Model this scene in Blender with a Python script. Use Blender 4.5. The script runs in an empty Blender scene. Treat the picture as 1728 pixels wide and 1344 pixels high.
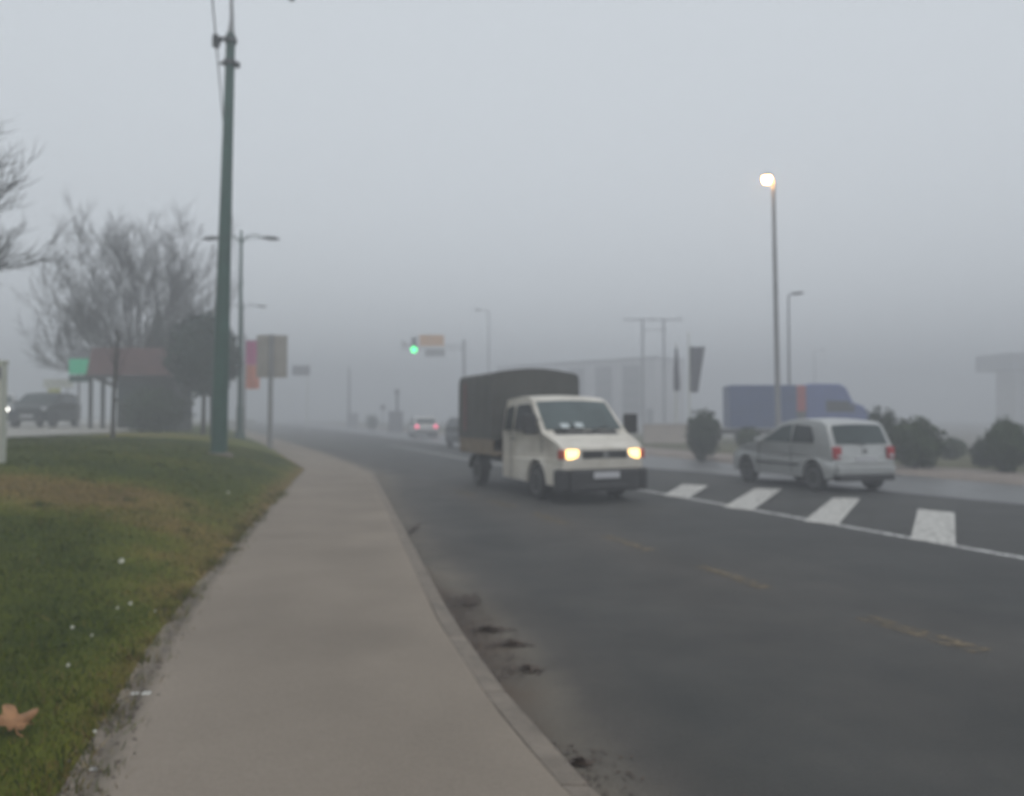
import bpy, math, random
from mathutils import Vector, Matrix, noise
from mathutils.geometry import tessellate_polygon
R = math.radians
random.seed(7)
S = bpy.context.scene
COL = S.collection

# ------------------------------------------------------------------ camera maths
F, CX, CY, H = 1300.0, 864.0, 672.0, 1.55
AL = math.atan(30.0 / F)
FWD = Vector((0, math.cos(AL), math.sin(AL)))
UP = Vector((0, -math.sin(AL), math.cos(AL)))
CAM = Vector((0, 0, H))

def ray(px, py):
    return FWD + Vector((1, 0, 0)) * ((px - CX) / F) + UP * ((CY - py) / F)
def P(px, py, z=0.0):
    d = ray(px, py); t = (z - H) / d.z
    return CAM + d * t
def PY(px, py, Y):
    d = ray(px, py); return CAM + d * (Y / d.y)

# ------------------------------------------------------------------ materials
def mat(name, col, rough=0.6, var=0.15, scale=4.0, metal=0.0, bump=0.0, bscale=60.0, coat=0.0, spec=0.5, tint=None):
    m = bpy.data.materials.new(name); m.use_nodes = True
    nt = m.node_tree; b = nt.nodes['Principled BSDF']
    b.inputs['Roughness'].default_value = rough
    b.inputs['Metallic'].default_value = metal
    b.inputs['Specular IOR Level'].default_value = spec
    if coat: b.inputs['Coat Weight'].default_value = coat
    tc = nt.nodes.new('ShaderNodeTexCoord')
    n = nt.nodes.new('ShaderNodeTexNoise'); n.inputs['Scale'].default_value = scale; n.inputs['Detail'].default_value = 6
    n.inputs['Roughness'].default_value = 0.65
    nt.links.new(tc.outputs['Object'], n.inputs['Vector'])
    cr = nt.nodes.new('ShaderNodeValToRGB')
    lo = tint if tint else [c * (1 - var) for c in col]
    hi = [min(1, c * (1 + var)) for c in col]
    cr.color_ramp.elements[0].position = 0.32; cr.color_ramp.elements[1].position = 0.68
    cr.color_ramp.elements[0].color = (*lo, 1); cr.color_ramp.elements[1].color = (*hi, 1)
    nt.links.new(n.outputs['Fac'], cr.inputs['Fac'])
    nt.links.new(cr.outputs['Color'], b.inputs['Base Color'])
    if bump:
        n2 = nt.nodes.new('ShaderNodeTexNoise'); n2.inputs['Scale'].default_value = bscale; n2.inputs['Detail'].default_value = 4
        nt.links.new(tc.outputs['Object'], n2.inputs['Vector'])
        bp = nt.nodes.new('ShaderNodeBump'); bp.inputs['Strength'].default_value = bump; bp.inputs['Distance'].default_value = 0.02
        nt.links.new(n2.outputs['Fac'], bp.inputs['Height']); nt.links.new(bp.outputs['Normal'], b.inputs['Normal'])
    return m

def emit(name, col, strength):
    m = bpy.data.materials.new(name); m.use_nodes = True
    b = m.node_tree.nodes['Principled BSDF']
    b.inputs['Base Color'].default_value = (*[c * 0.6 for c in col], 1)
    b.inputs['Emission Color'].default_value = (*col, 1)
    b.inputs['Emission Strength'].default_value = strength
    return m

def attr_mat(name, stops, rough, var=0.25, scale=6.0, bump=0.3, bscale=80.0, fine=0.0, spec=0.4):
    """base colour runs along stops with the painted attribute 'wear' broken up by noise"""
    m = bpy.data.materials.new(name); m.use_nodes = True
    nt = m.node_tree; b = nt.nodes['Principled BSDF']; L = nt.links.new
    b.inputs['Roughness'].default_value = rough; b.inputs['Specular IOR Level'].default_value = spec
    at = nt.nodes.new('ShaderNodeAttribute'); at.attribute_name = 'wear'
    tc = nt.nodes.new('ShaderNodeTexCoord')
    n = nt.nodes.new('ShaderNodeTexNoise'); n.inputs['Scale'].default_value = scale; n.inputs['Detail'].default_value = 8; n.inputs['Roughness'].default_value = 0.7
    L(tc.outputs['Object'], n.inputs['Vector'])
    ma = nt.nodes.new('ShaderNodeMath'); ma.operation = 'MULTIPLY_ADD'
    L(n.outputs['Fac'], ma.inputs[0]); ma.inputs[1].default_value = var * 2; ma.inputs[2].default_value = -var
    ad = nt.nodes.new('ShaderNodeMath'); ad.operation = 'ADD'; ad.use_clamp = True
    L(at.outputs['Fac'], ad.inputs[0]); L(ma.outputs[0], ad.inputs[1])
    cr = nt.nodes.new('ShaderNodeValToRGB')
    while len(cr.color_ramp.elements) < len(stops): cr.color_ramp.elements.new(0.5)
    for e, (p, c) in zip(cr.color_ramp.elements, stops):
        e.position = p; e.color = (*c, 1)
    L(ad.outputs[0], cr.inputs['Fac'])
    out = cr.outputs['Color']
    if fine:
        n3 = nt.nodes.new('ShaderNodeTexNoise'); n3.inputs['Scale'].default_value = 45; n3.inputs['Detail'].default_value = 6; n3.inputs['Roughness'].default_value = 0.8
        L(tc.outputs['Object'], n3.inputs['Vector'])
        n4 = nt.nodes.new('ShaderNodeTexNoise'); n4.inputs['Scale'].default_value = 0.9; n4.inputs['Detail'].default_value = 5
        L(tc.outputs['Object'], n4.inputs['Vector'])
        s = nt.nodes.new('ShaderNodeMath'); s.operation = 'ADD'; L(n3.outputs['Fac'], s.inputs[0]); L(n4.outputs['Fac'], s.inputs[1])
        mr = nt.nodes.new('ShaderNodeMapRange'); mr.inputs['From Min'].default_value = 0.6; mr.inputs['From Max'].default_value = 1.4
        mr.inputs['To Min'].default_value = 1 - fine; mr.inputs['To Max'].default_value = 1 + fine
        L(s.outputs[0], mr.inputs['Value'])
        mx = nt.nodes.new('ShaderNodeMix'); mx.data_type = 'RGBA'; mx.blend_type = 'MULTIPLY'; mx.inputs[0].default_value = 1
        L(out, mx.inputs[6]); L(mr.outputs[0], mx.inputs[7]); out = mx.outputs[2]
    L(out, b.inputs['Base Color'])
    n2 = nt.nodes.new('ShaderNodeTexNoise'); n2.inputs['Scale'].default_value = bscale; n2.inputs['Detail'].default_value = 4
    L(tc.outputs['Object'], n2.inputs['Vector'])
    bp = nt.nodes.new('ShaderNodeBump'); bp.inputs['Strength'].default_value = bump; bp.inputs['Distance'].default_value = 0.02
    L(n2.outputs['Fac'], bp.inputs['Height']); L(bp.outputs['Normal'], b.inputs['Normal'])
    return m

def worn_paint(name, col, keep):
    """paint that has partly worn off the asphalt: a thin sheet with noise-shaped gaps"""
    m = bpy.data.materials.new(name); m.use_nodes = True
    nt = m.node_tree; b = nt.nodes['Principled BSDF']; L = nt.links.new
    b.inputs['Base Color'].default_value = (*col, 1); b.inputs['Roughness'].default_value = 0.7
    tc = nt.nodes.new('ShaderNodeTexCoord')
    n = nt.nodes.new('ShaderNodeTexNoise'); n.inputs['Scale'].default_value = 9; n.inputs['Detail'].default_value = 8; n.inputs['Roughness'].default_value = 0.75
    L(tc.outputs['Object'], n.inputs['Vector'])
    mr = nt.nodes.new('ShaderNodeMapRange'); mr.inputs['From Min'].default_value = 0.62 - keep * 0.4; mr.inputs['From Max'].default_value = 0.78 - keep * 0.4
    L(n.outputs['Fac'], mr.inputs['Value']); L(mr.outputs[0], b.inputs['Alpha'])
    return m

M = {}
M['asphalt_attr'] = attr_mat('asphalt', [(0.0, (0.041, 0.042, 0.040)), (0.45, (0.070, 0.063, 0.055)), (0.75, (0.120, 0.104, 0.082)), (1.0, (0.088, 0.062, 0.042))], 0.74, var=0.26, scale=1.8, bump=0.7, bscale=70, fine=0.42)
M['pale_asphalt'] = mat('pale asphalt', (0.125, 0.127, 0.13), 0.42, 0.2, 1.5, bump=0.3, bscale=90)  # far lane surface, lighter and smoother than the main road
M['pave_attr'] = attr_mat('sidewalk asphalt', [(0.0, (0.207, 0.1745, 0.1415)), (0.5, (0.247, 0.2075, 0.168)), (0.8, (0.17, 0.145, 0.115)), (1.0, (0.085, 0.07, 0.05))], 0.85, var=0.26, scale=2.2, bump=0.5, bscale=110, fine=0.26, spec=0.3)
M['kerb'] = mat('kerb concrete', (0.182, 0.153, 0.124), 0.85, 0.25, 5, bump=0.5, bscale=50)
M['lawn_attr'] = attr_mat('lawn soil', [(0.0, (0.018, 0.036, 0.006)), (0.4, (0.10, 0.112, 0.012)), (0.7, (0.170, 0.120, 0.034)), (1.0, (0.090, 0.060, 0.032))], 0.9, var=0.25, scale=3.0, bump=0.8, bscale=60, fine=0.3, spec=0.15)
M['ground'] = mat('bare ground', (0.15, 0.14, 0.12), 0.9, 0.25, 0.4, bump=0.3, bscale=20)
M['verge'] = mat('verge grass', (0.085, 0.092, 0.045), 0.9, 0.35, 2.0, bump=0.8, bscale=30, spec=0.15, tint=(0.09, 0.075, 0.045))
M['pave_far'] = mat('far pavement', (0.23, 0.195, 0.17), 0.85, 0.15, 2.0, bump=0.3, bscale=80)
M['lot'] = mat('lot concrete', (0.33, 0.32, 0.29), 0.8, 0.15, 1.0, bump=0.3, bscale=60)
M['white_paint'] = worn_paint('white road paint', (0.52, 0.51, 0.48), 0.71)
M['line_paint'] = worn_paint('thin line paint', (0.50, 0.50, 0.49), 0.62)
M['orange_paint'] = worn_paint('worn orange paint', (0.17, 0.128, 0.072), 0.46)
M['pole_green'] = mat('green pole paint', (0.022, 0.075, 0.058), 0.5, 0.25, 3, bump=0.1)
M['pole_grey'] = mat('galvanised pole', (0.24, 0.24, 0.245), 0.5, 0.15, 3, metal=0.2)
M['pole_dark'] = mat('dark grey pole', (0.06, 0.065, 0.07), 0.55, 0.2, 3)
M['lamp_head'] = mat('lamp housing', (0.045, 0.048, 0.05), 0.45, 0.2, 5)
M['black'] = mat('black rubber', (0.022, 0.022, 0.023), 0.7, 0.2, 20)
M['plastic'] = mat('dark bumper plastic', (0.035, 0.035, 0.036), 0.6, 0.2, 10)
M['under'] = mat('underbody', (0.015, 0.015, 0.015), 0.9, 0.2, 10)
M['rim'] = mat('dull wheel rim', (0.22, 0.22, 0.215), 0.45, 0.2, 10, metal=0.4)
M['glass'] = mat('window glass', (0.050, 0.066, 0.067), 0.12, 0.3, 1.5, spec=0.22)
M['screen'] = mat('windscreen glass', (0.080, 0.105, 0.106), 0.12, 0.3, 1.2, spec=0.3)
M['glass_dark'] = mat('dark window glass', (0.020, 0.026, 0.027), 0.10, 0.3, 1.5, spec=0.3)  # same glass with a darker base colour
M['cream'] = mat('cream van paint', (0.66, 0.625, 0.555), 0.38, 0.08, 2.0, coat=0.4, tint=(0.52, 0.48, 0.41))
M['silver'] = mat('silver car paint', (0.40, 0.41, 0.405), 0.38, 0.06, 3, metal=0.3, coat=0.4)
M['dark_paint'] = mat('dark car paint', (0.022, 0.030, 0.033), 0.45, 0.15, 3, coat=0.1, spec=0.3)
M['navy_paint'] = mat('dull dark car paint', (0.03, 0.032, 0.037), 0.3, 0.15, 3, coat=0.5)
M['pale_paint'] = mat('pale car paint', (0.45, 0.45, 0.43), 0.35, 0.08, 3, coat=0.5)
M['tarp'] = mat('olive tarpaulin', (0.062, 0.062, 0.055), 0.75, 0.2, 3, bump=0.4, bscale=5)
M['timber'] = mat('brown dropside boards', (0.20, 0.155, 0.105), 0.8, 0.3, 6, bump=0.4, bscale=40)
M['strap'] = mat('dull red strap', (0.17, 0.07, 0.07), 0.8, 0.2, 6)
M['plate'] = mat('number plate', (0.52, 0.52, 0.54), 0.5, 0.06, 8)
M['paper'] = mat('white paper', (0.5, 0.55, 0.56), 0.7, 0.1, 8)
M['red_lens'] = mat('red lamp lens', (0.42, 0.035, 0.045), 0.25, 0.15, 12)
M['orange_lens'] = mat('indicator lens', (0.42, 0.06, 0.04), 0.25, 0.15, 12)
M['head_on'] = emit('lit headlamp', (1.0, 0.62, 0.22), 4.0)
M['head_white'] = emit('lit white headlamp', (1.0, 0.97, 0.9), 9.0)
M['tail_on'] = emit('lit tail lamp', (1.0, 0.12, 0.25), 2.6)
M['street_on'] = emit('lit street lamp', (1.0, 0.50, 0.15), 130.0)
M['green_on'] = emit('lit green signal', (0.06, 1.0, 0.30), 7.0)
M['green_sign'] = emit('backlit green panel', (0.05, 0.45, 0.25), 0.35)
M['blue'] = mat('blue truck paint', (0.016, 0.050, 0.17), 0.45, 0.12, 2)
M['blue_light'] = mat('blue cab paint', (0.060, 0.095, 0.28), 0.4, 0.10, 2)
M['red_panel'] = mat('red panel', (0.36, 0.055, 0.06), 0.5, 0.12, 4)
M['maroon'] = mat('maroon roof sheet', (0.095, 0.036, 0.034), 0.6, 0.2, 2)
M['dark_wall'] = mat('dark kiosk wall', (0.035, 0.036, 0.038), 0.7, 0.2, 3)
M['sign_back'] = mat('bare sign back', (0.31, 0.285, 0.25), 0.6, 0.12, 2)
M['sign_grey'] = mat('grey sign', (0.16, 0.16, 0.18), 0.6, 0.1, 3)
M['orange_sign'] = mat('orange sign', (0.62, 0.28, 0.04), 0.6, 0.1, 3)
M['pink'] = mat('pink cloth', (0.50, 0.10, 0.26), 0.8, 0.1, 3)
M['peach'] = mat('peach cloth', (0.66, 0.24, 0.16), 0.8, 0.1, 3)
M['flag'] = mat('dark flag cloth', (0.045, 0.045, 0.062), 0.85, 0.2, 3)
M['bark'] = mat('dark bark', (0.050, 0.044, 0.040), 0.9, 0.3, 8, bump=0.5, bscale=30)
M['twig'] = mat('grey twigs', (0.050, 0.045, 0.042), 0.9, 0.3, 3)
M['leaf_dark'] = mat('evergreen foliage', (0.026, 0.042, 0.020), 0.7, 0.55, 2.5, spec=0.25)
M['leaf_mid'] = mat('shrub foliage', (0.036, 0.056, 0.020), 0.7, 0.5, 2.5, spec=0.25)
M['leaf_blue'] = mat('topiary foliage', (0.020, 0.040, 0.028), 0.7, 0.5, 2.5, spec=0.25)
M['pale_wall'] = mat('pale facade', (0.50, 0.49, 0.50), 0.8, 0.08, 0.4)
M['grey_wall'] = mat('grey facade', (0.10, 0.095, 0.105), 0.8, 0.12, 0.4)
M['beige_wall'] = mat('beige wall', (0.42, 0.37, 0.33), 0.85, 0.12, 1)
M['roof_grey'] = mat('grey roof', (0.15, 0.15, 0.16), 0.7, 0.1, 1)
M['white_metal'] = mat('off white metal', (0.52, 0.53, 0.46), 0.5, 0.12, 3)
M['wire'] = mat('wire', (0.05, 0.05, 0.055), 0.5, 0.1, 3)
M['dry_leaf'] = mat('dry leaf', (0.36, 0.185, 0.085), 0.7, 0.3, 25, bump=0.4, bscale=80)
M['wet_leaf'] = mat('wet brown leaves', (0.062, 0.040, 0.026), 0.55, 0.5, 25)
M['petal'] = mat('white petals', (0.62, 0.62, 0.58), 0.7, 0.08, 30)
M['yellow'] = mat('yellow', (0.42, 0.42, 0.06), 0.6, 0.15, 10)

def grass_mat():
    m = bpy.data.materials.new('grass blades'); m.use_nodes = True
    nt = m.node_tree; b = nt.nodes['Principled BSDF']
    a = nt.nodes.new('ShaderNodeAttribute'); a.attribute_name = 'Col'
    nt.links.new(a.outputs['Color'], b.inputs['Base Color'])
    b.inputs['Roughness'].default_value = 0.75; b.inputs['Specular IOR Level'].default_value = 0.2
    return m
M['grass'] = grass_mat()

# ------------------------------------------------------------------ objects
def tag(o, label=None, cat=None, group=None, kind=None):
    if label: o['label'] = label
    if cat: o['category'] = cat
    if group: o['group'] = group
    if kind: o['kind'] = kind
    return o
def thing(name, loc, rz, label, cat, group=None, tilt=(0, 0)):
    o = bpy.data.objects.new(name, None); COL.objects.link(o)
    o.location = loc; o.rotation_euler = (tilt[0], tilt[1], rz); o.empty_display_size = 0.2
    return tag(o, label, cat, group)
def copy_tree(o, parent=None):
    c = o.copy(); COL.objects.link(c); c.parent = parent
    for ch in [k for k in bpy.data.objects if k.parent == o]:
        copy_tree(ch, c)
    return c

class MB:
    def __init__(s): s.v = []; s.f = []
    def add(s, vs, fs):
        b = len(s.v); s.v += [tuple(v) for v in vs]; s.f += [tuple(i + b for i in f) for f in fs]; return s
    def box(s, c, d, rot=None):
        vs = []
        for x in (-.5, .5):
            for y in (-.5, .5):
                for z in (-.5, .5):
                    p = Vector((x * d[0], y * d[1], z * d[2]))
                    if rot: p = rot @ p
                    vs.append(p + Vector(c))
        return s.add(vs, [(0, 1, 3, 2), (4, 6, 7, 5), (0, 4, 5, 1), (2, 3, 7, 6), (0, 2, 6, 4), (1, 5, 7, 3)])
    def tube(s, pts, rad, n=8, cap=True):
        pts = [Vector(p) for p in pts]
        if not isinstance(rad, (list, tuple)): rad = [rad] * len(pts)
        vs, fs = [], []
        prev = None
        for i, p in enumerate(pts):
            t = (pts[min(i + 1, len(pts) - 1)] - pts[max(i - 1, 0)])
            if t.length < 1e-9: t = Vector((0, 0, 1))
            t.normalize()
            if prev is None:
                a = t.orthogonal().normalized()
            else:
                a = prev - t * prev.dot(t)
                a = a.normalized() if a.length > 1e-6 else t.orthogonal().normalized()
            prev = a; bb = t.cross(a)
            for k in range(n):
                an = 2 * math.pi * k / n
                vs.append(p + (a * math.cos(an) + bb * math.sin(an)) * rad[i])
        for i in range(len(pts) - 1):
            for k in range(n):
                k2 = (k + 1) % n
                fs.append((i * n + k, i * n + k2, (i + 1) * n + k2, (i + 1) * n + k))
        if cap:
            fs.append(tuple(range(n))[::-1]); fs.append(tuple((len(pts) - 1) * n + k for k in range(n)))
        return s.add(vs, fs)
    def lathe(s, prof, n=20, axis='Z', c=(0, 0, 0)):
        vs, fs = [], []
        for r, h in prof:
            for k in range(n):
                a = 2 * math.pi * k / n
                x, y = r * math.cos(a), r * math.sin(a)
                p = (x, y, h) if axis == 'Z' else ((x, h, y) if axis == 'Y' else (h, x, y))
                vs.append(Vector(p) + Vector(c))
        for i in range(len(prof) - 1):
            for k in range(n):
                k2 = (k + 1) % n
                fs.append((i * n + k, i * n + k2, (i + 1) * n + k2, (i + 1) * n + k))
        fs.append(tuple(range(n))[::-1]); fs.append(tuple((len(prof) - 1) * n + k for k in range(n)))
        return s.add(vs, fs)
    def prism(s, poly, d0, d1, axis='Y'):
        """poly in the plane across axis, extruded d0..d1"""
        n = len(poly); vs = []
        for d in (d0, d1):
            for a, b in poly:
                vs.append((a, d, b) if axis == 'Y' else ((d, a, b) if axis == 'X' else (a, b, d)))
        tri = tessellate_polygon([[Vector((a, b, 0)) for a, b in poly]])
        fs = [tuple(t) for t in tri] + [tuple(i + n for i in t[::-1]) for t in tri]
        fs += [(i, (i + 1) % n, (i + 1) % n + n, i + n) for i in range(n)]
        return s.add(vs, fs)
    def build(s, name, m, parent=None, bevel=0, smooth=None, loc=None, fix=True):
        me = bpy.data.meshes.new(name); me.from_pydata(s.v, [], s.f)
        if fix:
            import bmesh
            bm = bmesh.new(); bm.from_mesh(me); bmesh.ops.recalc_face_normals(bm, faces=bm.faces); bm.to_mesh(me); bm.free()
        me.materials.append(m)
        if smooth is not None:
            for p in me.polygons: p.use_smooth = True
            me.set_sharp_from_angle(angle=R(smooth))
        o = bpy.data.objects.new(name, me); COL.objects.link(o)
        if parent: o.parent = parent
        if loc: o.location = loc
        if bevel:
            b = o.modifiers.new('bevel', 'BEVEL'); b.width = bevel; b.segments = 2; b.limit_method = 'ANGLE'; b.angle_limit = R(35)
        return o

def interp(tab, y):
    if y <= tab[0][0]:
        (a, b), (c, d) = tab[0], tab[1]
    elif y >= tab[-1][0]:
        (a, b), (c, d) = tab[-2], tab[-1]
    else:
        for i in range(len(tab) - 1):
            if tab[i][0] <= y <= tab[i + 1][0]:
                (a, b), (c, d) = tab[i], tab[i + 1]; break
    return b + (d - b) * (y - a) / (c - a)
def table(pix, z):
    return sorted([(p.y, p.x) for p in (P(x, y, z) for x, y in pix)])

ZS = 0.13
T_SL = table([(150, 1344), (215, 1215), (280, 1090), (345, 990), (440, 878), (516, 792), (462, 758), (425, 741)], ZS)
T_KI = table([(962, 1344), (927, 1309), (827, 1187), (738, 1049), (688, 940), (652, 860), (622, 797), (528, 760), (470, 743)], ZS)
def x_sl(y): return interp(T_SL, y)
def x_ki(y): return interp(T_KI, y)
def x_ko(y): return x_ki(y) + 0.125
pr = [P(1240, 783), P(1500, 800), P(1728, 820)]
T_RR = sorted([(p.y, p.x) for p in pr] + [(10.0, 15.2), (0.0, 20.5), (55.0, pr[0].x - 0.36 * (55 - pr[0].y))])
def x_rr(y): return interp(T_RR, y)
def clamp(t): return max(0.0, min(1.0, t))
def lawn_z(x, y):
    d = (x_sl(y) - x) * 0.96
    if d < 0: return ZS - 0.03
    a = 0.30 + 0.58 * clamp((y - 4) / 10)
    z = ZS - 0.02 + a * (1 - math.exp(-d / 1.7))
    return z + 0.035 * noise.noise(Vector((x * 0.8, y * 0.8, 0))) * clamp(d)
def on_lawn(px, py):
    d = ray(px, py); t = 1.0
    while t < 90:
        p = CAM + d * t
        if p.z <= lawn_z(p.x, p.y): return p
        t += 0.02
    return CAM + d * 90

# ------------------------------------------------------------------ setting
YS = [-6, -4, -2, 0, 1, 2, 3]
y = 3.0
while y < 30: y += 0.35 if y < 10 else 0.7; YS.append(y)
while y < 240: y += 6; YS.append(y)

def sheet(name, m, cols, z, wear=None, ys=YS, kind='structure', parent=None):
    """a grid: for every y one row of x positions from cols(y)"""
    vs, fs, ws = [], [], []
    n = None
    for yy in ys:
        row = cols(yy); n = len(row)
        for xx in row:
            zz = z(xx, yy) if callable(z) else z
            vs.append((xx, yy, zz)); ws.append(wear(xx, yy) if wear else 0)
    for i in range(len(ys) - 1):
        for k in range(n - 1):
            fs.append((i * n + k, i * n + k + 1, (i + 1) * n + k + 1, (i + 1) * n + k))
    me = bpy.data.meshes.new(name); me.from_pydata(vs, [], fs); me.materials.append(m)
    if wear:
        a = me.attributes.new('wear', 'FLOAT', 'POINT'); a.data.foreach_set('value', ws)
    for p in me.polygons: p.use_smooth = True
    o = bpy.data.objects.new(name, me); COL.objects.link(o)
    if parent: o.parent = parent
    elif kind: o['kind'] = kind
    return o

g = MB(); g.add([(-250, -30, -0.03), (250, -30, -0.03), (250, 250, -0.03), (-250, 250, -0.03)], [(0, 1, 2, 3)])
tag(g.build('ground', M['ground']), kind='structure')

CT = [0, .008, .02, .035, .055, .08, .11, .15, .2, .27, .35, .45, .6, .8, 1]
def road_cols(yy):
    a, b = x_ko(yy) - 0.02, x_rr(yy)
    return [a + (b - a) * t for t in CT]
def road_wear(xx, yy):
    d = xx - x_ko(yy)
    w = math.exp(-(d / 0.6) ** 2) * (0.72 + 0.42 * math.exp(-((yy - 5.6) / 1.6) ** 2))
    n = noise.noise(Vector((xx * 0.5, yy * 0.35, 3)))
    tr = 0.16 * math.exp(-((d - 2.0) / 0.9) ** 2) + 0.12 * clamp(n)
    ln = abs((xx + 1.26) * 10.64 + (yy - 15.7) * 4.36) / 11.5
    tr += 0.26 * math.exp(-(ln / 0.55) ** 2)
    return clamp(w + tr)
road = sheet('road', M['asphalt_attr'], road_cols, 0.0, road_wear)

def side_cols(yy):
    a, b = x_sl(yy) - 0.12, x_ki(yy) + 0.0
    return [a + (b + .006 - a) * t for t in (0, .06, .12, .2, .35, .5, .65, .8, .88, .95, 1)]
def side_wear(xx, yy):
    a, b = x_sl(yy), x_ki(yy)
    w = 0.55 * math.exp(-((xx - a) / 0.08) ** 2) + 0.15 * math.exp(-((xx - b) / 0.12) ** 2)
    return clamp(w + 0.3)
sheet('sidewalk', M['pave_attr'], side_cols, ZS, side_wear)

kb = MB(); y = 1.0
while y < 60:
    L = 1.0
    y0, y1 = y + 0.002, y + L - 0.002
    vs = []
    for yy in (y0, y1):
        for xx, zz in ((x_ki(yy) + .004, -0.02), (x_ko(yy) + 0.015, -0.02), (x_ko(yy) - 0.005, ZS + .002), (x_ki(yy) + .004, ZS + .004)):
            vs.append((xx, yy, zz + random.uniform(-.001, .001)))
    kb.add(vs, [(0, 1, 2, 3), (7, 6, 5, 4), (0, 4, 5, 1), (1, 5, 6, 2), (2, 6, 7, 3), (3, 7, 4, 0)])
    y += L
tag(kb.build('kerb', M['kerb'], bevel=0.012), kind='structure')

LD = [-.15, 0, .1, .25, .5, .8, 1.2, 1.7, 2.3, 3, 4, 5.5, 8, 12, 20, 40, 90, 200]
def brown(x, y):
    """where the lawn is dry: along the sidewalk and in a few broad bands"""
    d = (x_sl(y) - x)
    w = 0.55 * math.exp(-(d / 0.33) ** 2) * (0.35 + 0.65 * clamp((y - 3) / 5))
    for (px, py, rx, ry, s) in BLOBS:
        w = max(w, s * math.exp(-((x - px) / rx) ** 2 - ((y - py) / ry) ** 2))
    return clamp(w + 0.20 * noise.noise(Vector((x * 0.9, y * 0.6, 9))) + 0.22)
BLOBS = []
for px, py, rx, ry, s in ((60, 825, 2.2, 1.2, .66), (230, 835, 1.2, .8, .55), (340, 900, 1.2, .7, .50), (300, 945, .6, .4, .42), (400, 930, .5, .9, .5), (250, 735, 3, 2.5, .45), (300, 1000, .35, .8, .4)):
    p = on_lawn(px, py); BLOBS.append((p.x, p.y, rx, ry, s))
LY = [-6, -3, 0, 1]
y = 1.0
while y < 30: y += 0.3; LY.append(y)
while y < 240: y += 6; LY.append(y)
sheet('lawn', M['lawn_attr'], lambda yy: [x_sl(yy) - d for d in LD][::-1], lambda x, yy: lawn_z(x, yy), brown, LY)

# raised concrete lot behind the lawn
lp = [P(-260, 749, 1.03), P(0, 738, 1.03), P(180, 729, 1.03), P(300, 719, 1.03), P(345, 712.5, 1.03)]
poly = [(p.x, p.y) for p in lp] + [(-40, 120), (-120, 120), (-120, 20)]
lot = MB(); lot.prism(poly, 0.2, 1.03, 'Z')
tag(lot.build('parking_lot', M['lot']), kind='structure')

# right hand side: paler lane, kerb, pavement, grass verge
def lane_cols(yy):
    a = x_rr(yy); w = 4.1 + 0.02 * yy
    return [a - w, a - w * 0.6, a - w * 0.3, a - 0.02]
sheet('far_lane', M['pale_asphalt'], lane_cols, 0.004, None)
sheet('far_pavement', M['pave_far'], lambda yy: [x_rr(yy), x_rr(yy) + .14, x_rr(yy) + 1.2, x_rr(yy) + 2.6], lambda x, yy: -0.02 if x < x_rr(yy) + .01 else 0.11, None)
sheet('grass_verge', M['verge'], lambda yy: [x_rr(yy) + 2.6, x_rr(yy) + 5, x_rr(yy) + 9, x_rr(yy) + 15], lambda x, yy: 0.115 + 0.06 * noise.noise(Vector((x * .6, yy * .6, 2))), None)

# painted markings, parts of the road
def ribbon(pts, z, m, name):
    mb = MB(); mb.add([(p[0], p[1], z) for p in pts], [tuple(range(len(pts)))])
    o = mb.build(name, m, road); return o
def line_quad(p0, p1, w, name, m, z=0.006):
    d = (p1 - p0).normalized(); n = Vector((-d.y, d.x, 0)) * w / 2
    return ribbon([p0 - n, p1 - n, p1 + n, p0 + n], z, m, name)
a, b = P(1090, 829), P(1728, 943)
dd = (b - a).normalized()
line_quad(a - dd * 26, a + dd * 18, 0.16, 'edge_line', M['line_paint'])
for q in ([(1118, 838), (1160, 843), (1196, 820), (1152, 818)], [(1219, 858), (1267, 864), (1320, 826), (1274, 825)],
          [(1354, 882), (1413, 889), (1452, 842), (1406, 841)], [(1536, 913), (1613, 925), (1611, 866), (1549, 860)]):
    p4 = [P(x, y) for x, y in q]
    n = (p4[3] - p4[0]).normalized() * 0.10
    ribbon([p4[0] + n, p4[1] + n, p4[2], p4[3]], 0.009, M['white_paint'], 'hatch_stripe')
for (x0, y0, x1, y1) in ((1455, 1042, 1660, 1101), (1180, 955, 1292, 994), (1020, 905, 1100, 931), (900, 867, 960, 886), (828, 845, 868, 857), (770, 829, 800, 837)):
    line_quad(P(x0, y0), P(x1, y1), 0.19, 'worn_dash', M['orange_paint'])

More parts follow.
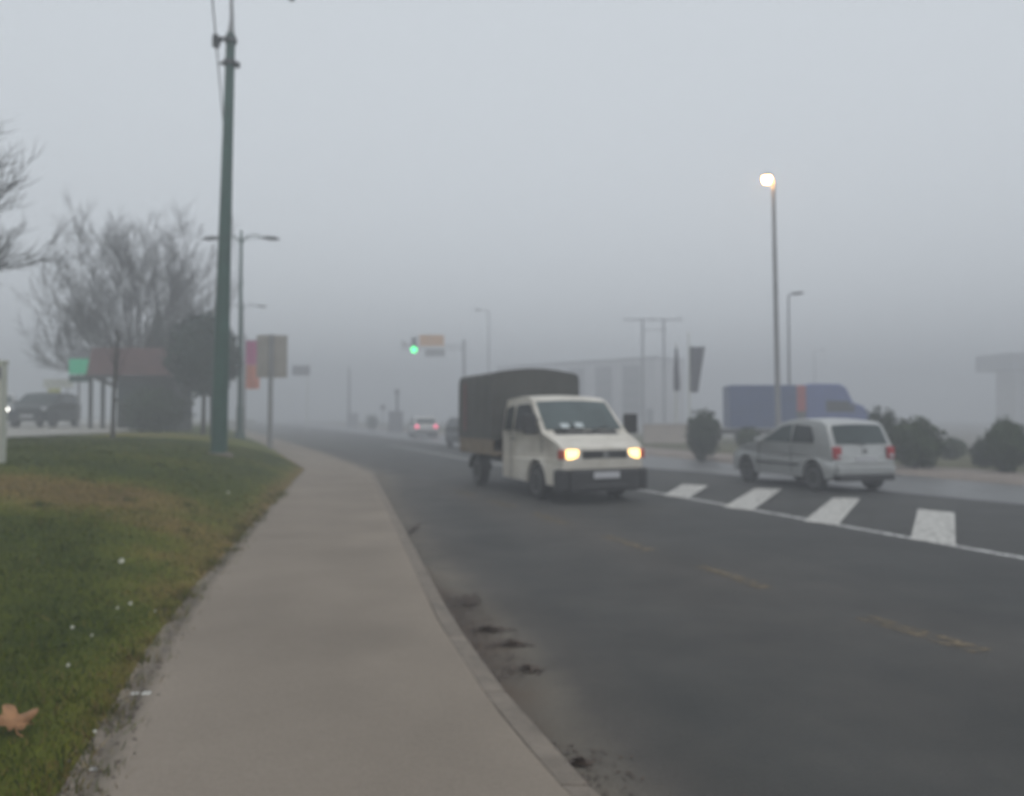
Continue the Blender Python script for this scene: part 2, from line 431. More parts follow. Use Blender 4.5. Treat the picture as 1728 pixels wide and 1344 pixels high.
# ------------------------------------------------------------------ vegetation
def blades():
    random.seed(11)
    v, f, c = [], [], []
    def blade(x, y, h, w, br):
        z = lawn_z(x, y) - 0.01
        a = random.uniform(0, 6.283); dx, dy = math.cos(a) * w, math.sin(a) * w
        lx, ly = random.gauss(0, .5) * h, random.gauss(0, .5) * h
        i = len(v)
        v.extend([(x - dx, y - dy, z), (x + dx, y + dy, z), (x + lx, y + ly, z + h)]); f.append((i, i + 1, i + 2))
        k = random.uniform(.55, 1.35)
        if random.random() < br:
            col = random.choice(((.190, .130, .036), (.150, .118, .028), (.200, .150, .055)))
        else:
            col = random.choice(((.052, .080, .003), (.028, .050, .003), (.115, .130, .006), (.070, .092, .005)))
        c.append((col[0] * k, col[1] * k, col[2] * k, 1))
    for _ in range(150000):
        y = 1.8 + 20 * random.random() ** 2.0
        d = -0.06 + (0.8 + y * 0.55) * random.random()
        x = x_sl(y) - d
        if abs(x / y) > 0.78: continue
        tuft = 0.5 + 0.5 * noise.noise(Vector((x * 6, y * 6, 1)))
        if d < 0.0 and random.random() < .5: continue
        b = brown(x, y)
        blade(x, y, random.uniform(.02, .05) * (0.5 + tuft) * (1 if d > .15 else .7), 0.0022 + 0.0005 * y, clamp((b - .22) * 1.6))
    for _ in range(170):   # longer tufts along the ragged sidewalk edge and here and there in the lawn
        y = 2.4 + 12 * random.random() ** 1.6
        d0 = random.uniform(-.04, .14) if random.random() < .65 else random.uniform(.1, 3)
        for _k in range(random.randint(12, 40)):
            yy = y + random.gauss(0, .05); x = x_sl(yy) - d0 + random.gauss(0, .05)
            blade(x, yy, random.uniform(.04, .095), 0.003 + 0.0004 * y, .45 if d0 < .15 else .1)
    me = bpy.data.meshes.new('grass'); me.from_pydata(v, [], f); me.materials.append(M['grass'])
    a = me.attributes.new('Col', 'FLOAT_COLOR', 'FACE')
    flat = [q for cc in c for q in cc]; a.data.foreach_set('color', flat)
    o = bpy.data.objects.new('grass', me); COL.objects.link(o)
    tag(o, 'short dark green grass with dry brown patches beside the sidewalk', 'grass', kind='stuff')
blades()

def bare_tree(loc, height, spread, seed, label, lean=0.0, trunk_h=1.6, limbs=13, r0=0.14, depth=4, lo=12, hi=78, group=None, rmin=.006):
    rnd = random.Random(seed)
    t = thing('bare_tree', loc, 0, label, 'tree', group)
    tr, cr = MB(), MB()
    def grow(p, d, L, r, lev):
        n = 5 if lev < 2 else 3
        pts, rad = [p.copy()], [r]
        q = p.copy(); dd = d.copy()
        segs = 5 if lev < 2 else 4
        for i in range(segs):
            dd = (dd + Vector((0, 0, 1)) * (0.12 if lev < 3 else .06) + Vector((rnd.gauss(0, .09), rnd.gauss(0, .09), rnd.gauss(0, .05)))).normalized()
            q = q + dd * (L / segs); pts.append(q.copy()); rad.append(r * (1 - .72 * (i + 1) / segs))
        (tr if lev < 1 else cr).tube(pts, rad, 7 if lev == 0 else n, cap=False)
        if lev >= depth: return
        k = {0: 7, 1: 5, 2: 5, 3: 3}.get(lev, 3)
        for j in range(k):
            f = 0.22 + 0.78 * (j + rnd.random()) / k
            i = min(segs - 1, int(f * segs)); b = pts[i].lerp(pts[i + 1], f * segs - i) if f * segs - i <= 1 else pts[-1]
            ax = (pts[i + 1] - pts[i]).normalized()
            side = Vector((rnd.gauss(0, 1), rnd.gauss(0, 1), rnd.gauss(0, .6))); side = (side - ax * side.dot(ax)).normalized()
            an = R(rnd.uniform(18, 42))
            grow(b, ax * math.cos(an) + side * math.sin(an), L * rnd.uniform(.42, .62), max(rmin, rad[i] * .55), lev + 1)
    top = Vector((lean, 0, trunk_h))
    tr.tube([(0, 0, -.3), (0, 0, .2), top * .6, top, top + Vector((0, 0, (height - trunk_h) * .35)), top + Vector((.1, 0, (height - trunk_h) * .62))], [r0 * 1.5, r0 * 1.15, r0, r0 * .9, r0 * .6, r0 * .25], 10)
    for i in range(limbs):
        az = 2.4 * i + rnd.uniform(-.4, .4)
        el = R(lo + (hi - lo) * ((i + .5) / limbs) ** .62)
        h0 = trunk_h * (1.02 + .5 * (1 - i / limbs)) + rnd.uniform(-.1, .3)
        d = Vector((math.cos(az) * math.sin(el), math.sin(az) * math.sin(el), math.cos(el)))
        L = (height - h0) * (0.62 * math.cos(el)) + spread * .60 * math.sin(el)
        grow(Vector((lean * .8, 0, h0)), d, L * rnd.uniform(.85, 1.08), r0 * .5, 0)
    tr.build('trunk', M['bark'], t, smooth=60, fix=False)
    cr.build('crown', M['twig'], t, fix=False)
    return t

def foliage(rx, rz, n, leaf, seed, zc, shape='egg', lump=0.22):
    """leaf clumps spread through an uneven volume plus an inner dense mass of twigs and leaves"""
    rnd = random.Random(seed); mb = MB()
    for _ in range(n):
        while True:
            u = Vector((rnd.uniform(-1, 1), rnd.uniform(-1, 1), rnd.uniform(-1, 1)))
            if 0.05 < u.length <= 1: break
        dirn = u.normalized()
        rr = 0.52 + 0.56 * rnd.random() ** .7
        rr *= 1 + lump * noise.noise(dirn * 2.3 + Vector((seed, 0, 0))) * 1.6 + .5 * lump * noise.noise(dirn * 6 + Vector((0, seed, 0)))
        w = 1.0
        if shape == 'cone': w = max(.03, (1 - dirn.z * rr) * .5) * 1.25
        c = Vector((dirn.x * rr * rx * w, dirn.y * rr * rx * w, zc + dirn.z * rr * rz))
        nrm = (dirn + Vector((rnd.gauss(0, .5), rnd.gauss(0, .5), rnd.gauss(0, .5)))).normalized()
        a = nrm.orthogonal().normalized(); an = rnd.uniform(0, 6.28)
        a = Matrix.Rotation(an, 3, nrm) @ a; b = nrm.cross(a); s = leaf * rnd.uniform(.6, 1.4)
        mb.add([c - a * s, c + b * s * .45, c + a * s, c - b * s * .45], [(0, 1, 2, 3)])
    # dense middle
    nseg, nr = 14, 9; vs, fs = [], []
    for i in range(nr):
        th = math.pi * (i + .5) / nr
        for k in range(nseg):
            ph = 2 * math.pi * k / nseg
            dn = Vector((math.sin(th) * math.cos(ph), math.sin(th) * math.sin(ph), math.cos(th)))
            rr = .60 * (1 + lump * noise.noise(dn * 2.3 + Vector((seed, 0, 0))) * 1.6)
            w = max(.03, (1 - dn.z * rr) * .5) * 1.25 if shape == 'cone' else 1
            vs.append((dn.x * rr * rx * w, dn.y * rr * rx * w, zc + dn.z * rr * rz))
    for i in range(nr - 1):
        for k in range(nseg):
            fs.append((i * nseg + k, i * nseg + (k + 1) % nseg, (i + 1) * nseg + (k + 1) % nseg, (i + 1) * nseg + k))
    mb.add(vs, fs)
    return mb

def bush(px, ytop, ybot, wpx, base, m, label, seed, shape='egg', n=3600, group=None, name='round_bush', cat='bush', stem=0.25):
    """base: world point of the foot; size from the pixel box"""
    k = base.y / F
    h = (ybot - ytop) * k; rx = wpx * k / 2
    t = thing(name, base, 0, label, cat, group)
    foliage(rx, h * .5, n, .045 + .035 * rx, seed, h * .52, shape).build('crown', m, t, fix=False)
    MB().tube([(0, 0, -.15), (0, 0, h * stem), (.02, 0, h * .6)], [.07, .05, .03], 7).build('trunk', M['bark'], t)
    return t

# ------------------------------------------------------------------ vehicles
def wheel(parent, x, y, r, w, rim_m, name='wheel'):
    s = 1 if y > 0 else -1
    pr = [(r * .62, -w / 2), (r * .93, -w / 2), (r, -w * .36), (r, w * .36), (r * .93, w / 2), (r * .62, w / 2)]
    t = MB().lathe(pr, 28, 'Y').build(name, M['black'], parent, smooth=40, loc=(x, y, r))
    rm = MB()
    rm.lathe([(r * .60, s * w * .30), (r * .64, s * w * .515), (r * .58, s * w * .52), (r * .52, s * w * .36), (r * .2, s * w * .40), (r * .16, s * w * .48), (.001, s * w * .48)], 24, 'Y')
    for k in range(7):
        a = 2 * math.pi * k / 7
        rm.box((math.cos(a) * r * .37, s * w * .42, math.sin(a) * r * .37), (r * .42, w * .10, r * .13), Matrix.Rotation(-a, 3, 'Y'))
    rm.build('rim', rim_m, t, smooth=30)
    return t

class Car:
    """loft of a side profile. rear: rear bumper bottom up to belt; front: cowl/belt front down to front bottom; cabin: belt rear over the roof to belt front"""
    def __init__(s, rear, cabin, front, zb, W, arches, tumble=.15, bul_r=.05, bul_f=.10):
        s.rear, s.cabin, s.front, s.zb, s.W, s.arches = rear, cabin, front, zb, W, arches
        s.belt0, s.belt1 = cabin[0], cabin[-1]
        s.zr = max(z for _, z in cabin); s.tumble = tumble
        s.x0 = min(x for x, _ in rear); s.x1 = max(x for x, _ in front); s.br, s.bf = bul_r, bul_f
        s.xm = (s.x0 + s.x1) / 2
    def w(s, x, z):
        zb = s.belt0[1] + (s.belt1[1] - s.belt0[1]) * clamp((x - s.belt0[0]) / (s.belt1[0] - s.belt0[0]))
        k = 1.0
        if z > zb: k -= s.tumble * (z - zb) / max(.01, s.zr - zb)
        else: k -= 0.05 * clamp((.5 - z) / .4) ** 2
        e = max(clamp((s.x0 + .45 - x) / .45), clamp((x - (s.x1 - .75)) / .75))
        return s.W * k * (1 - .10 * e * e)
    def pt(s, x, z, t, off=0):
        e = clamp(abs(x - s.xm) / (s.xm - s.x0))
        b = (s.bf if x > s.xm else -s.br) * e ** 2 * (1 - t * t)
        return Vector((x + b, t * s.w(x, z), z + (0.035 * (1 - t * t) if z > s.zr - .12 else 0)))
    def body(s, m, parent, name='body', bevel=.035):
        bottom = []
        for xc, r in sorted(s.arches, key=lambda a: -a[0]):
            for k in range(0, 11):
                a = math.pi * k / 10
                zz = s.zb + math.sin(a) * (r + .33 - s.zb) if True else 0
                bottom.append((xc + math.cos(a) * r, max(s.zb, zz)))
        lower = s.rear + [s.belt0] + [s.belt1] + s.front + bottom
        upper = s.cabin
        outline = s.rear + s.cabin + s.front + bottom
        N = len(outline); T = (-1, -.55, 0, .55, 1)
        vs, fs = [], []
        for t in T:
            for x, z in outline: vs.append(s.pt(x, z, t))
        for j in range(len(T) - 1):
            for i in range(N):
                i2 = (i + 1) % N
                fs.append((j * N + i, j * N + i2, (j + 1) * N + i2, (j + 1) * N + i))
        nr, nc = len(s.rear), len(s.cabin)
        low_idx = list(range(nr)) + [nr, nr + nc - 1] + list(range(nr + nc, N))
        up_idx = list(range(nr, nr + nc))
        for idx in (low_idx, up_idx):
            tri = tessellate_polygon([[Vector((*outline[i], 0)) for i in idx]])
            for t3 in tri:
                fs.append(tuple(idx[i] for i in t3)); fs.append(tuple(idx[i] + (len(T) - 1) * N for i in t3[::-1]))
        mb = MB(); mb.add(vs, fs)
        return mb.build(name, m, parent, bevel=bevel, smooth=40)
    def side_glass(s, poly, side, m, parent, name='side_window', off=.006):
        mb = MB(); n = len(poly)
        vs = [Vector((x, side * (s.w(x, z) + off), z)) for x, z in poly] + [Vector((x, side * (s.w(x, z) - .05), z)) for x, z in poly]
        tri = tessellate_polygon([[Vector((x, z, 0)) for x, z in poly]])
        mb.add(vs, [tuple(t) for t in tri] + [(i, (i + 1) % n, (i + 1) % n + n, i + n) for i in range(n)])
        return mb.build(name, m, parent)
    def cross_glass(s, a, b, t0, t1, m, parent, name, off=.014, f0=.08, f1=.92):
        """a window lying on the profile segment a->b"""
        A, B = Vector((a[0], 0, a[1])), Vector((b[0], 0, b[1]))
        d = (B - A).normalized(); nrm = Vector((-d.z, 0, d.x))
        if nrm.x * (1 if a[0] > s.xm else -1) < 0: nrm = -nrm
        mb = MB(); T = [-1 + 2 * i / 8 for i in range(9)]; vs = []
        ia, ib = s.pt(a[0], a[1], 0), s.pt(b[0], b[1], 0)
        for lay in (off, -.04):
            for f, tw in ((f0, t0), (.5, (t0 + t1) / 2), (f1, t1)):
                for t in T:
                    pa, pb = s.pt(a[0], a[1], t * tw), s.pt(b[0], b[1], t * tw)
                    vs.append(pa.lerp(pb, f) + nrm * lay)
        n = 9; fs = []
        for i in range(2):
            for k in range(8): fs.append((i * n + k, i * n + k + 1, (i + 1) * n + k + 1, (i + 1) * n + k))
        o = 3 * n
        ring = list(range(n)) + [n * 2 - 1, n * 3 - 1] + list(range(n * 3 - 2, n * 2 - 1, -1)) + [n]
        for i in range(len(ring)):
            j = (i + 1) % len(ring); fs.append((ring[i], ring[j], ring[j] + o, ring[i] + o))
        mb.add(vs, fs)
        return mb.build(name, m, parent, smooth=50)

def blk(name, m, parent, c, d, bevel=.015, rz=0):
    return MB().box(c, d, Matrix.Rotation(rz, 3, 'Z') if rz else None).build(name, m, parent, bevel=bevel)

def place_vehicle(name, pa, pb, ref_a, ref_b, label, cat, group=None):
    """puts the local point ref_a on the world point pa and turns the vehicle so that ref_b lies towards pb"""
    la, lb = Vector(ref_a), Vector(ref_b)
    ang = math.atan2(pb.y - pa.y, pb.x - pa.x) - math.atan2(lb.y - la.y, lb.x - la.x)
    rot = Matrix.Rotation(ang, 3, 'Z')
    loc = Vector((pa.x, pa.y, 0)) - rot @ Vector((la.x, la.y, 0))
    return thing(name, (loc.x, loc.y, pa.z), ang, label, cat, group)

# --- cream pickup with a tarpaulin load bed
van = place_vehicle('pickup_van', P(907, 843), P(811, 820), (0, -.86, 0), (-3.25, -.86, 0),
                    'cream single cab van with lit headlights and a dark tarpaulin over its load bed', 'van')
vc = Car(rear=[(-1.83, .30), (-1.85, .7)],
         cabin=[(-1.85, 1.20), (-1.81, 1.70), (-1.69, 1.88), (-.85, 1.93), (-.52, 1.90), (-.36, 1.84), (.29, 1.23)],
         front=[(.80, 1.06), (.92, .98), (.955, .80), (.94, .60), (.93, .30)],
         zb=.30, W=.90, arches=[(0, .42)], tumble=.13, bul_r=0, bul_f=.07)
vb = vc.body(M['cream'], van, 'cab', .055)
vc.cross_glass((-.36, 1.84), (.29, 1.23), .93, .90, M['screen'], van, 'windscreen', f0=.06, f1=.90)
for s in (-1, 1):
    fw = [(-1.02, 1.24), (-1.02, 1.70), (-.62, 1.78), (-.50, 1.78), (-.50, 1.24)]
    vc.side_glass([(-1.62, 1.26), (-1.60, 1.70), (-1.28, 1.75), (-1.28, 1.26)], s, M['glass_dark'], van, 'rear_side_window')
    vc.side_glass([(-1.06, 1.26), (-1.05, 1.76), (-.52, 1.78), (-.36, 1.72), (-.36, 1.26)], s, M['glass_dark'], van, 'door_window')
    vc.side_glass([(-.32, 1.26), (-.32, 1.68), (.06, 1.32), (.06, 1.26)], s, M['glass_dark'], van, 'quarter_window')
    # door shut lines and handle
    yy = s * (vc.W + .001)
    MB().box((-1.17, yy, .78), (.012, .012, .92)).box((.30, s * .915, 1.02), (.012, .012, .30)).box((-.57, yy, 1.21), (1.70, .012, .010)).build('door_seam', M['plastic'], van)
    MB().box((-1.00, s * .93, 1.10), (.16, .03, .035)).build('door_handle', M['plastic'], van, bevel=.008)
    # mirror on two stays
    mr = MB().box((.12, s * 1.07, 1.40), (.09, .28, .38), Matrix.Rotation(s * -.25, 3, 'Z')).build('mirror', M['plastic'], van, bevel=.03)
    for za_, zb_ in ((1.26, 1.28), (1.48, 1.50)): MB().tube([(.17, s * .87, za_), (.155, s * 1.08, zb_)], .013, 6).build('stay', M['plastic'], mr)
    # lamps
    MB().box((.955, s * .625, .865), (.06, .25, .17)).build('headlight', M['head_on'], van, bevel=.03)
    MB().box((.915, s * .815, .865), (.12, .10, .165), Matrix.Rotation(s * -.35, 3, 'Z')).build('indicator', M['orange_lens'], van, bevel=.02)
MB().box((1.000, 0, .865), (.05, .90, .135)).box((1.028, 0, .875), (.012, .88, .014)).build('grille', M['plastic'], van, bevel=.008)
MB().lathe([(.001, -.006), (.062, -.006), (.062, .006), (.001, .006)], 20, 'X', (1.038, 0, .865)).build('badge', M['rim'], van)
bm_ = MB()
for s in (-1, 1):
    bm_.box((.90, s * .80, .41), (.24, .24, .40), Matrix.Rotation(s * -.45, 3, 'Z'))
bm_.box((.985, 0, .41), (.16, 1.40, .40)).box((1.02, 0, .30), (.12, .9, .10))
bm_.build('bumper', M['plastic'], van, bevel=.05)
MB().box((1.075, 0, .50), (.02, .52, .115)).build('number_plate', M['plate'], van, bevel=.004)
MB().box((.30, 0, 1.245), (.20, 1.3, .018), Matrix.Rotation(.5, 3, 'Y')).build('cowl_grille', M['plastic'], van)
w1 = MB()
for y0 in (-.62, .02):
    w1.tube([(.34, y0, 1.25), (.19, y0 + .52, 1.37)], .010, 5)
w1.build('wiper', M['black'], van)
for y0, zz in ((-.42, 1.335), (-.12, 1.345)):
    xx = .29 - (zz - 1.23) / .61 * .65
    MB().box((xx + .075, y0, zz + .03), (.012, .17, .13), Matrix.Rotation(-.85, 3, 'Y')).build('dash_paper', M['paper'], van)
MB().box((-2.95, 0, .62), (2.5, .8, .14)).box((-1.05, 0, .34), (1.2, 1.5, .12)).build('chassis', M['under'], van)
bed = MB()
bx0, bx1, bw = -4.02, -1.93, 0.99
bed.box(((bx0 + bx1) / 2, 0, .76), (bx1 - bx0, bw * 2 - .02, .09))
bed.build('bed_floor', M['timber'], van)
for s in (-1, 1):
    o = MB().box(((bx0 + bx1) / 2, s * bw, .92), (bx1 - bx0, .035, .36))
    for k in range(5): o.box((bx0 + .1 + k * (bx1 - bx0 - .2) / 4, s * (bw + .022), .92), (.05, .02, .37))
    o.build('dropside', M['timber'], van, bevel=.006)
MB().box((bx0, 0, .92), (.035, bw * 2, .36)).build('tailgate', M['timber'], van, bevel=.006)
# tarpaulin: arched section lofted along the bed, sagging between hoops
tv, tf = [], []
sec = [(-1.0, 1.06), (-1.0, 1.4), (-1.0, 1.8), (-.99, 2.3), (-.965, 2.435), (-.85, 2.475), (-.5, 2.525), (-.2, 2.555), (0, 2.56)]
sec = sec + [(-a, b) for a, b in sec[-2::-1]]
NX = 25
for i in range(NX):
    f = i / (NX - 1); x = bx0 - .02 + (bx1 - bx0 + .04) * f
    sag = abs(math.sin(f * math.pi * 4))
    for a, b in sec:
        q = 1 - .022 * sag * (1 if b > 1.3 else .3)
        tv.append((x + (.02 * noise.noise(Vector((a, b, x)))), a * q * 1.03 + .008 * noise.noise(Vector((x * 3, a * 2, b * 3))), b - (.03 * sag if b > 2.2 else 0) + .012 * noise.noise(Vector((x * 2, a * 3, 4)))))
n = len(sec)
for i in range(NX - 1):
    for k in range(n - 1): tf.append((i * n + k, i * n + k + 1, (i + 1) * n + k + 1, (i + 1) * n + k))
tf.append(tuple(range(n))); tf.append(tuple((NX - 1) * n + k for k in range(n))[::-1])
tm = MB(); tm.add(tv, tf)
tarp = tm.build('tarpaulin', M['tarp'], van, smooth=50)
MB().box((-3.55, -1.045, 1.75), (.12, .012, 1.1)).build('strap', M['strap'], tarp)
for x, yy in ((0, .79), (0, -.79), (-3.25, .77), (-3.25, -.77)):
    wheel(van, x, yy, .325, .20, M['rim'])
for s in (-1, 1):
    mf = MB(); pts = [(-3.25 + math.cos(a) * .42, .36 + math.sin(a) * .34) for a in [math.pi * k / 10 for k in range(11)]]
    pts2 = [(-3.25 + math.cos(a) * .39, .36 + math.sin(a) * .31) for a in [math.pi * k / 10 for k in range(10, -1, -1)]]
    mf.prism(pts + pts2, s * .66, s * .92).build('mudguard', M['plastic'], van)

# --- silver three door hatchback
hb = place_vehicle('hatchback_car', P(1373, 829), P(1257, 813), (0, .78, 0), (2.32, .78, 0),
                   'silver three-door hatchback with red tail lights driving away beside the white hatch stripes', 'car')
hc = Car(rear=[(-.50, .30), (-.56, .40), (-.58, .62), (-.53, .70)],
         cabin=[(-.50, .93), (-.30, 1.36), (-.16, 1.43), (.35, 1.47), (.85, 1.455), (1.12, 1.40), (1.85, .96)],
         front=[(2.40, .86), (2.72, .76), (2.90, .64), (2.95, .48), (2.92, .25)],
         zb=.26, W=.82, arches=[(0, .335), (2.32, .335)], tumble=.17, bul_r=.06, bul_f=.16)
# arches use the wheel radius plus .33, so keep the lip low
hc.body(M['silver'], hb)
hc.cross_glass((-.50, .93), (-.30, 1.36), .84, .86, M['glass'], hb, 'rear_window', f0=.10, f1=.94)
hc.cross_glass((1.12, 1.40), (1.85, .96), .86, .86, M['glass'], hb, 'windscreen')
for s in (-1, 1):
    hc.side_glass([(.02, .99), (.02, 1.10), (.14, 1.33), (.66, 1.37), (.66, .985)], s, M['glass_dark'], hb, 'rear_side_window')
    hc.side_glass([(.74, .985), (.74, 1.37), (1.06, 1.33), (1.62, 1.01), (1.62, .985)], s, M['glass'], hb, 'door_window')
    MB().box((1.66, s * .915, 1.0), (.10, .17, .13)).build('mirror', M['silver'], hb, bevel=.03)
    for x_ in (.66, 1.80): MB().box((x_, s * .824, .64), (.008, .012, .62)).build('door_seam', M['plastic'], hb)
    MB().box((.82, s * .835, .80), (.14, .025, .03)).build('door_handle', M['silver'], hb, bevel=.008)
    MB().box((1.16, s * .832, .52), (1.5, .02, .05)).build('rubbing_strip', M['plastic'], hb, bevel=.006)
    tl = MB().box((-.545, s * .655, .80), (.11, .17, .245), Matrix.Rotation(s * .2, 3, 'Z')).build('tail_light', M['red_lens'], hb, bevel=.02)
    MB().box((-.615, s * .645, .745), (.012, .10, .055)).build('reversing_lens', M['plate'], tl)
    MB().box((2.80, s * .55, .68), (.18, .24, .14), Matrix.Rotation(s * -.4, 3, 'Z')).build('headlight', M['plate'], hb, bevel=.03)
MB().box((-.60, 0, .45), (.12, 1.42, .20)).build('bumper', M['silver'], hb, bevel=.04)
MB().box((-.57, 0, .30), (.16, 1.40, .13)).build('bumper_skirt', M['plastic'], hb, bevel=.03)
MB().box((-.615, 0, .665), (.02, .50, .11)).build('number_plate', M['plate'], hb, bevel=.003)
MB().box((-.645, 0, .815), (.008, .012, .012)).lathe([(.001, -.004), (.045, -.004), (.045, .004), (.001, .004)], 16, 'X', (-.592, 0, .84)).build('badge', M['rim'], hb)
MB().tube([(-.575, 0, .955), (-.52, .33, 1.03)], .009, 5).build('rear_wiper', M['black'], hb)
MB().box((-.57, 0, .695), (.012, 1.0, .008)).box((-.56, .56, .82), (.01, .008, .24)).box((-.56, -.56, .82), (.01, .008, .24)).build('hatch_seam', M['plastic'], hb)
MB().tube([(-.60, .42, .245), (-.42, .42, .25)], .025, 8).build('exhaust', M['rim'], hb)
MB().box((1.16, 0, .30), (1.9, 1.3, .10)).box((0, 0, .30), (.7, 1.1, .12)).build('chassis', M['under'], hb)
for x, yy in ((0, .71), (0, -.71), (2.32, .71), (2.32, -.71)): wheel(hb, x, yy, .285, .165, M['rim'])

def plain_car(name, pos, rz, paint, label, group=None, heads=None, tails=None, suv=False, roof_sign=False):
    t = thing(name, pos, rz, label, 'car', group)
    k = .10 if suv else 0
    c = Car(rear=[(-2.0, .32), (-2.06, .45), (-2.05, .72), (-1.98, .86 + k)],
            cabin=[(-1.92, .95 + k), (-1.55, 1.36 + k), (-1.30, 1.45 + k), (-.4, 1.49 + k), (.25, 1.45 + k), (.50, 1.38 + k), (1.15, .98 + k)],
            front=[(1.75, .88 + k), (2.02, .78 + k), (2.10, .6), (2.06, .28)],
            zb=.28, W=.87, arches=[(-1.25, .36), (1.32, .36)], tumble=.17, bul_r=.07, bul_f=.12)
    c.body(paint, t)
    c.cross_glass((-1.92, .95 + k), (-1.55, 1.36 + k), .84, .84, M['glass'], t, 'rear_window')
    c.cross_glass((.50, 1.38 + k), (1.15, .98 + k), .88, .88, M['glass'], t, 'windscreen')
    for s in (-1, 1):
        c.side_glass([(-1.45, 1.02 + k), (-1.25, 1.34 + k), (-.50, 1.39 + k), (-.50, 1.01 + k)], s, M['glass_dark'], t, 'rear_side_window')
        c.side_glass([(-.42, 1.01 + k), (-.42, 1.39 + k), (.22, 1.36 + k), (.40, 1.32 + k), (.92, 1.03 + k)], s, M['glass_dark'], t, 'door_window')
        MB().box((.86, s * .96, 1.03 + k), (.10, .18, .13)).build('mirror', paint, t, bevel=.03)
        MB().box((2.03, s * .60, .72 + k), (.16, .30, .15), Matrix.Rotation(s * -.35, 3, 'Z')).build('headlight', heads or M['plate'], t, bevel=.03)
        MB().box((-2.05, s * .66, .80), (.12, .24, .17), Matrix.Rotation(s * .2, 3, 'Z')).build('tail_light', tails or M['red_lens'], t, bevel=.03)
    MB().box((2.17, 0, .70), (.06, .78, .12)).box((2.14, 0, .36), (.14, 1.3, .16)).build('grille', M['plastic'], t, bevel=.015)
    MB().box((2.215, 0, .50), (.02, .52, .11)).build('number_plate', M['plate'], t)
    MB().box((-2.12, 0, .66), (.03, .52, .11)).build('number_plate', M['plate'], t)
    MB().box((-2.07, 0, .36), (.16, 1.45, .16)).build('bumper', M['plastic'], t, bevel=.03)
    MB().box((0, 0, .32), (3.2, 1.3, .12)).build('chassis', M['under'], t)
    for x, yy in ((-1.25, .76), (-1.25, -.76), (1.32, .76), (1.32, -.76)): wheel(t, x, yy, .31, .19, M['rim'])
    return t

zl = 1.035
p = P(82, 722, zl); q = PY(79, 700, 36.0)
plain_car('parked_car', (q.x, q.y, zl), R(-79), M['dark_paint'], 'dark estate car parked on the raised lot left of the green sign', suv=True)
q = PY(-7, 700, 37.5)
plain_car('waiting_car', (q.x, q.y, zl), R(-60), M['pale_paint'], 'pale car with a lit headlight, cut off by the left edge of the picture', heads=M['head_white'], suv=True)
q = P(797, 757)
plain_car('following_car', (q.x, q.y, 0.0), R(-70), M['navy_paint'], 'dark car following behind the tarpaulin van and mostly hidden by it')
q = P(713, 738)
plain_car('far_car', (q.x, q.y, 0.0), R(104), M['pale_paint'], 'pale car with glowing red tail lights driving off below the green traffic light', tails=M['tail_on'])

# --- blue lorry
tp = PY(1322, 750, 41.0)
lorry = thing('box_lorry', (tp.x, tp.y, 0), R(-6), 'blue box lorry with a red panel parked behind the hatchback', 'lorry')
MB().box((-1.45, 0, 2.03), (3.9, 2.35, 2.25)).build('cargo_box', M['blue'], lorry, bevel=.04)
o = MB()
for k in range(9): o.box((-3.3 + k * .46, -1.19, 2.03), (.035, .02, 2.15))
o.build('box_rib', M['blue'], lorry)
MB().box((.78, 0, 2.45), (.50, 2.30, 1.35)).build('red_panel', M['red_panel'], lorry, bevel=.03)
MB().box((.78, 0, 1.3), (.50, 2.2, 1.0)).build('front_frame', M['pole_dark'], lorry, bevel=.03)
cab = [(1.05, .55), (1.05, 3.13), (1.3, 3.22), (3.0, 3.20), (3.35, 3.02), (3.75, 2.25), (4.35, 2.05), (4.62, 1.72), (4.66, .55)]
MB().prism(cab, -1.12, 1.12).build('cab', M['blue_light'], lorry, bevel=.09)
for s in (-1, 1):
    MB().prism([(2.2, 1.75), (2.2, 2.35), (3.5, 2.3), (3.75, 1.75)], s * 1.10, s * 1.135).build('side_window', M['glass_dark'], lorry)
    MB().box((3.7, s * 1.32, 2.0), (.1, .2, .4)).build('mirror', M['plastic'], lorry, bevel=.03)
MB().box((0, 0, .72), (7.6, .9, .25)).build('chassis', M['under'], lorry)
for x, yy in ((-2.3, .95), (-2.3, -.95), (3.3, .95), (3.3, -.95)): wheel(lorry, x, yy, .45, .28, M['rim'])
MB().box((4.70, 0, .7), (.16, 2.2, .35)).build('bumper', M['plastic'], lorry, bevel=.04)

lorry.scale = (.87, .91, 1)
# ------------------------------------------------------------------ street furniture
def straight(top_px, top_py, base):
    """lean of a pole whose top shows at the given pixel at the depth of its base"""
    t = PY(top_px, top_py, base.y); return t - base

pb = on_lawn(369, 768); YP = pb.y
tp_ = PY(389.5, 58, YP)
gp = thing('trolley_pole', pb, 0, 'tall green tapering steel pole in the grass beside the sidewalk', 'pole')
ax = tp_ - pb
k = YP / F
MB().tube([Vector((0, 0, -.25)), ax * .2, ax * .45, ax * .75, ax], [13.6 * k, 12.6 * k, 11 * k, 8.8 * k, 7.4 * k], 20).build('shaft', M['pole_green'], gp, smooth=40)
MB().lathe([(.30, -.12), (.30, .03), (.20, .05)], 20).build('footing', M['kerb'], gp)
rod = MB(); rod.tube([ax - Vector((0, 0, .05)), ax + Vector((.02, 0, .35)), ax + Vector((0.0, 0, 1.2))], [6.2 * k, 3.4 * k, 2.4 * k], 12); rod.build('top_rod', M['pole_grey'], gp)
col = MB()
for f, r_ in ((.985, 10.5), (.93, 11.0)):
    c = ax * f; col.tube([c - Vector((0, 0, .05)), c + Vector((0, 0, .05))], r_ * k, 16)
c = ax * .93; col.box((c.x - .16, c.y, c.z), (.12, .06, .06)).box((c.x + .17, c.y, c.z - .04), (.1, .08, .12))
col.build('collar', M['pole_dark'], gp)
ins = PY(364.5, 68, YP) - pb
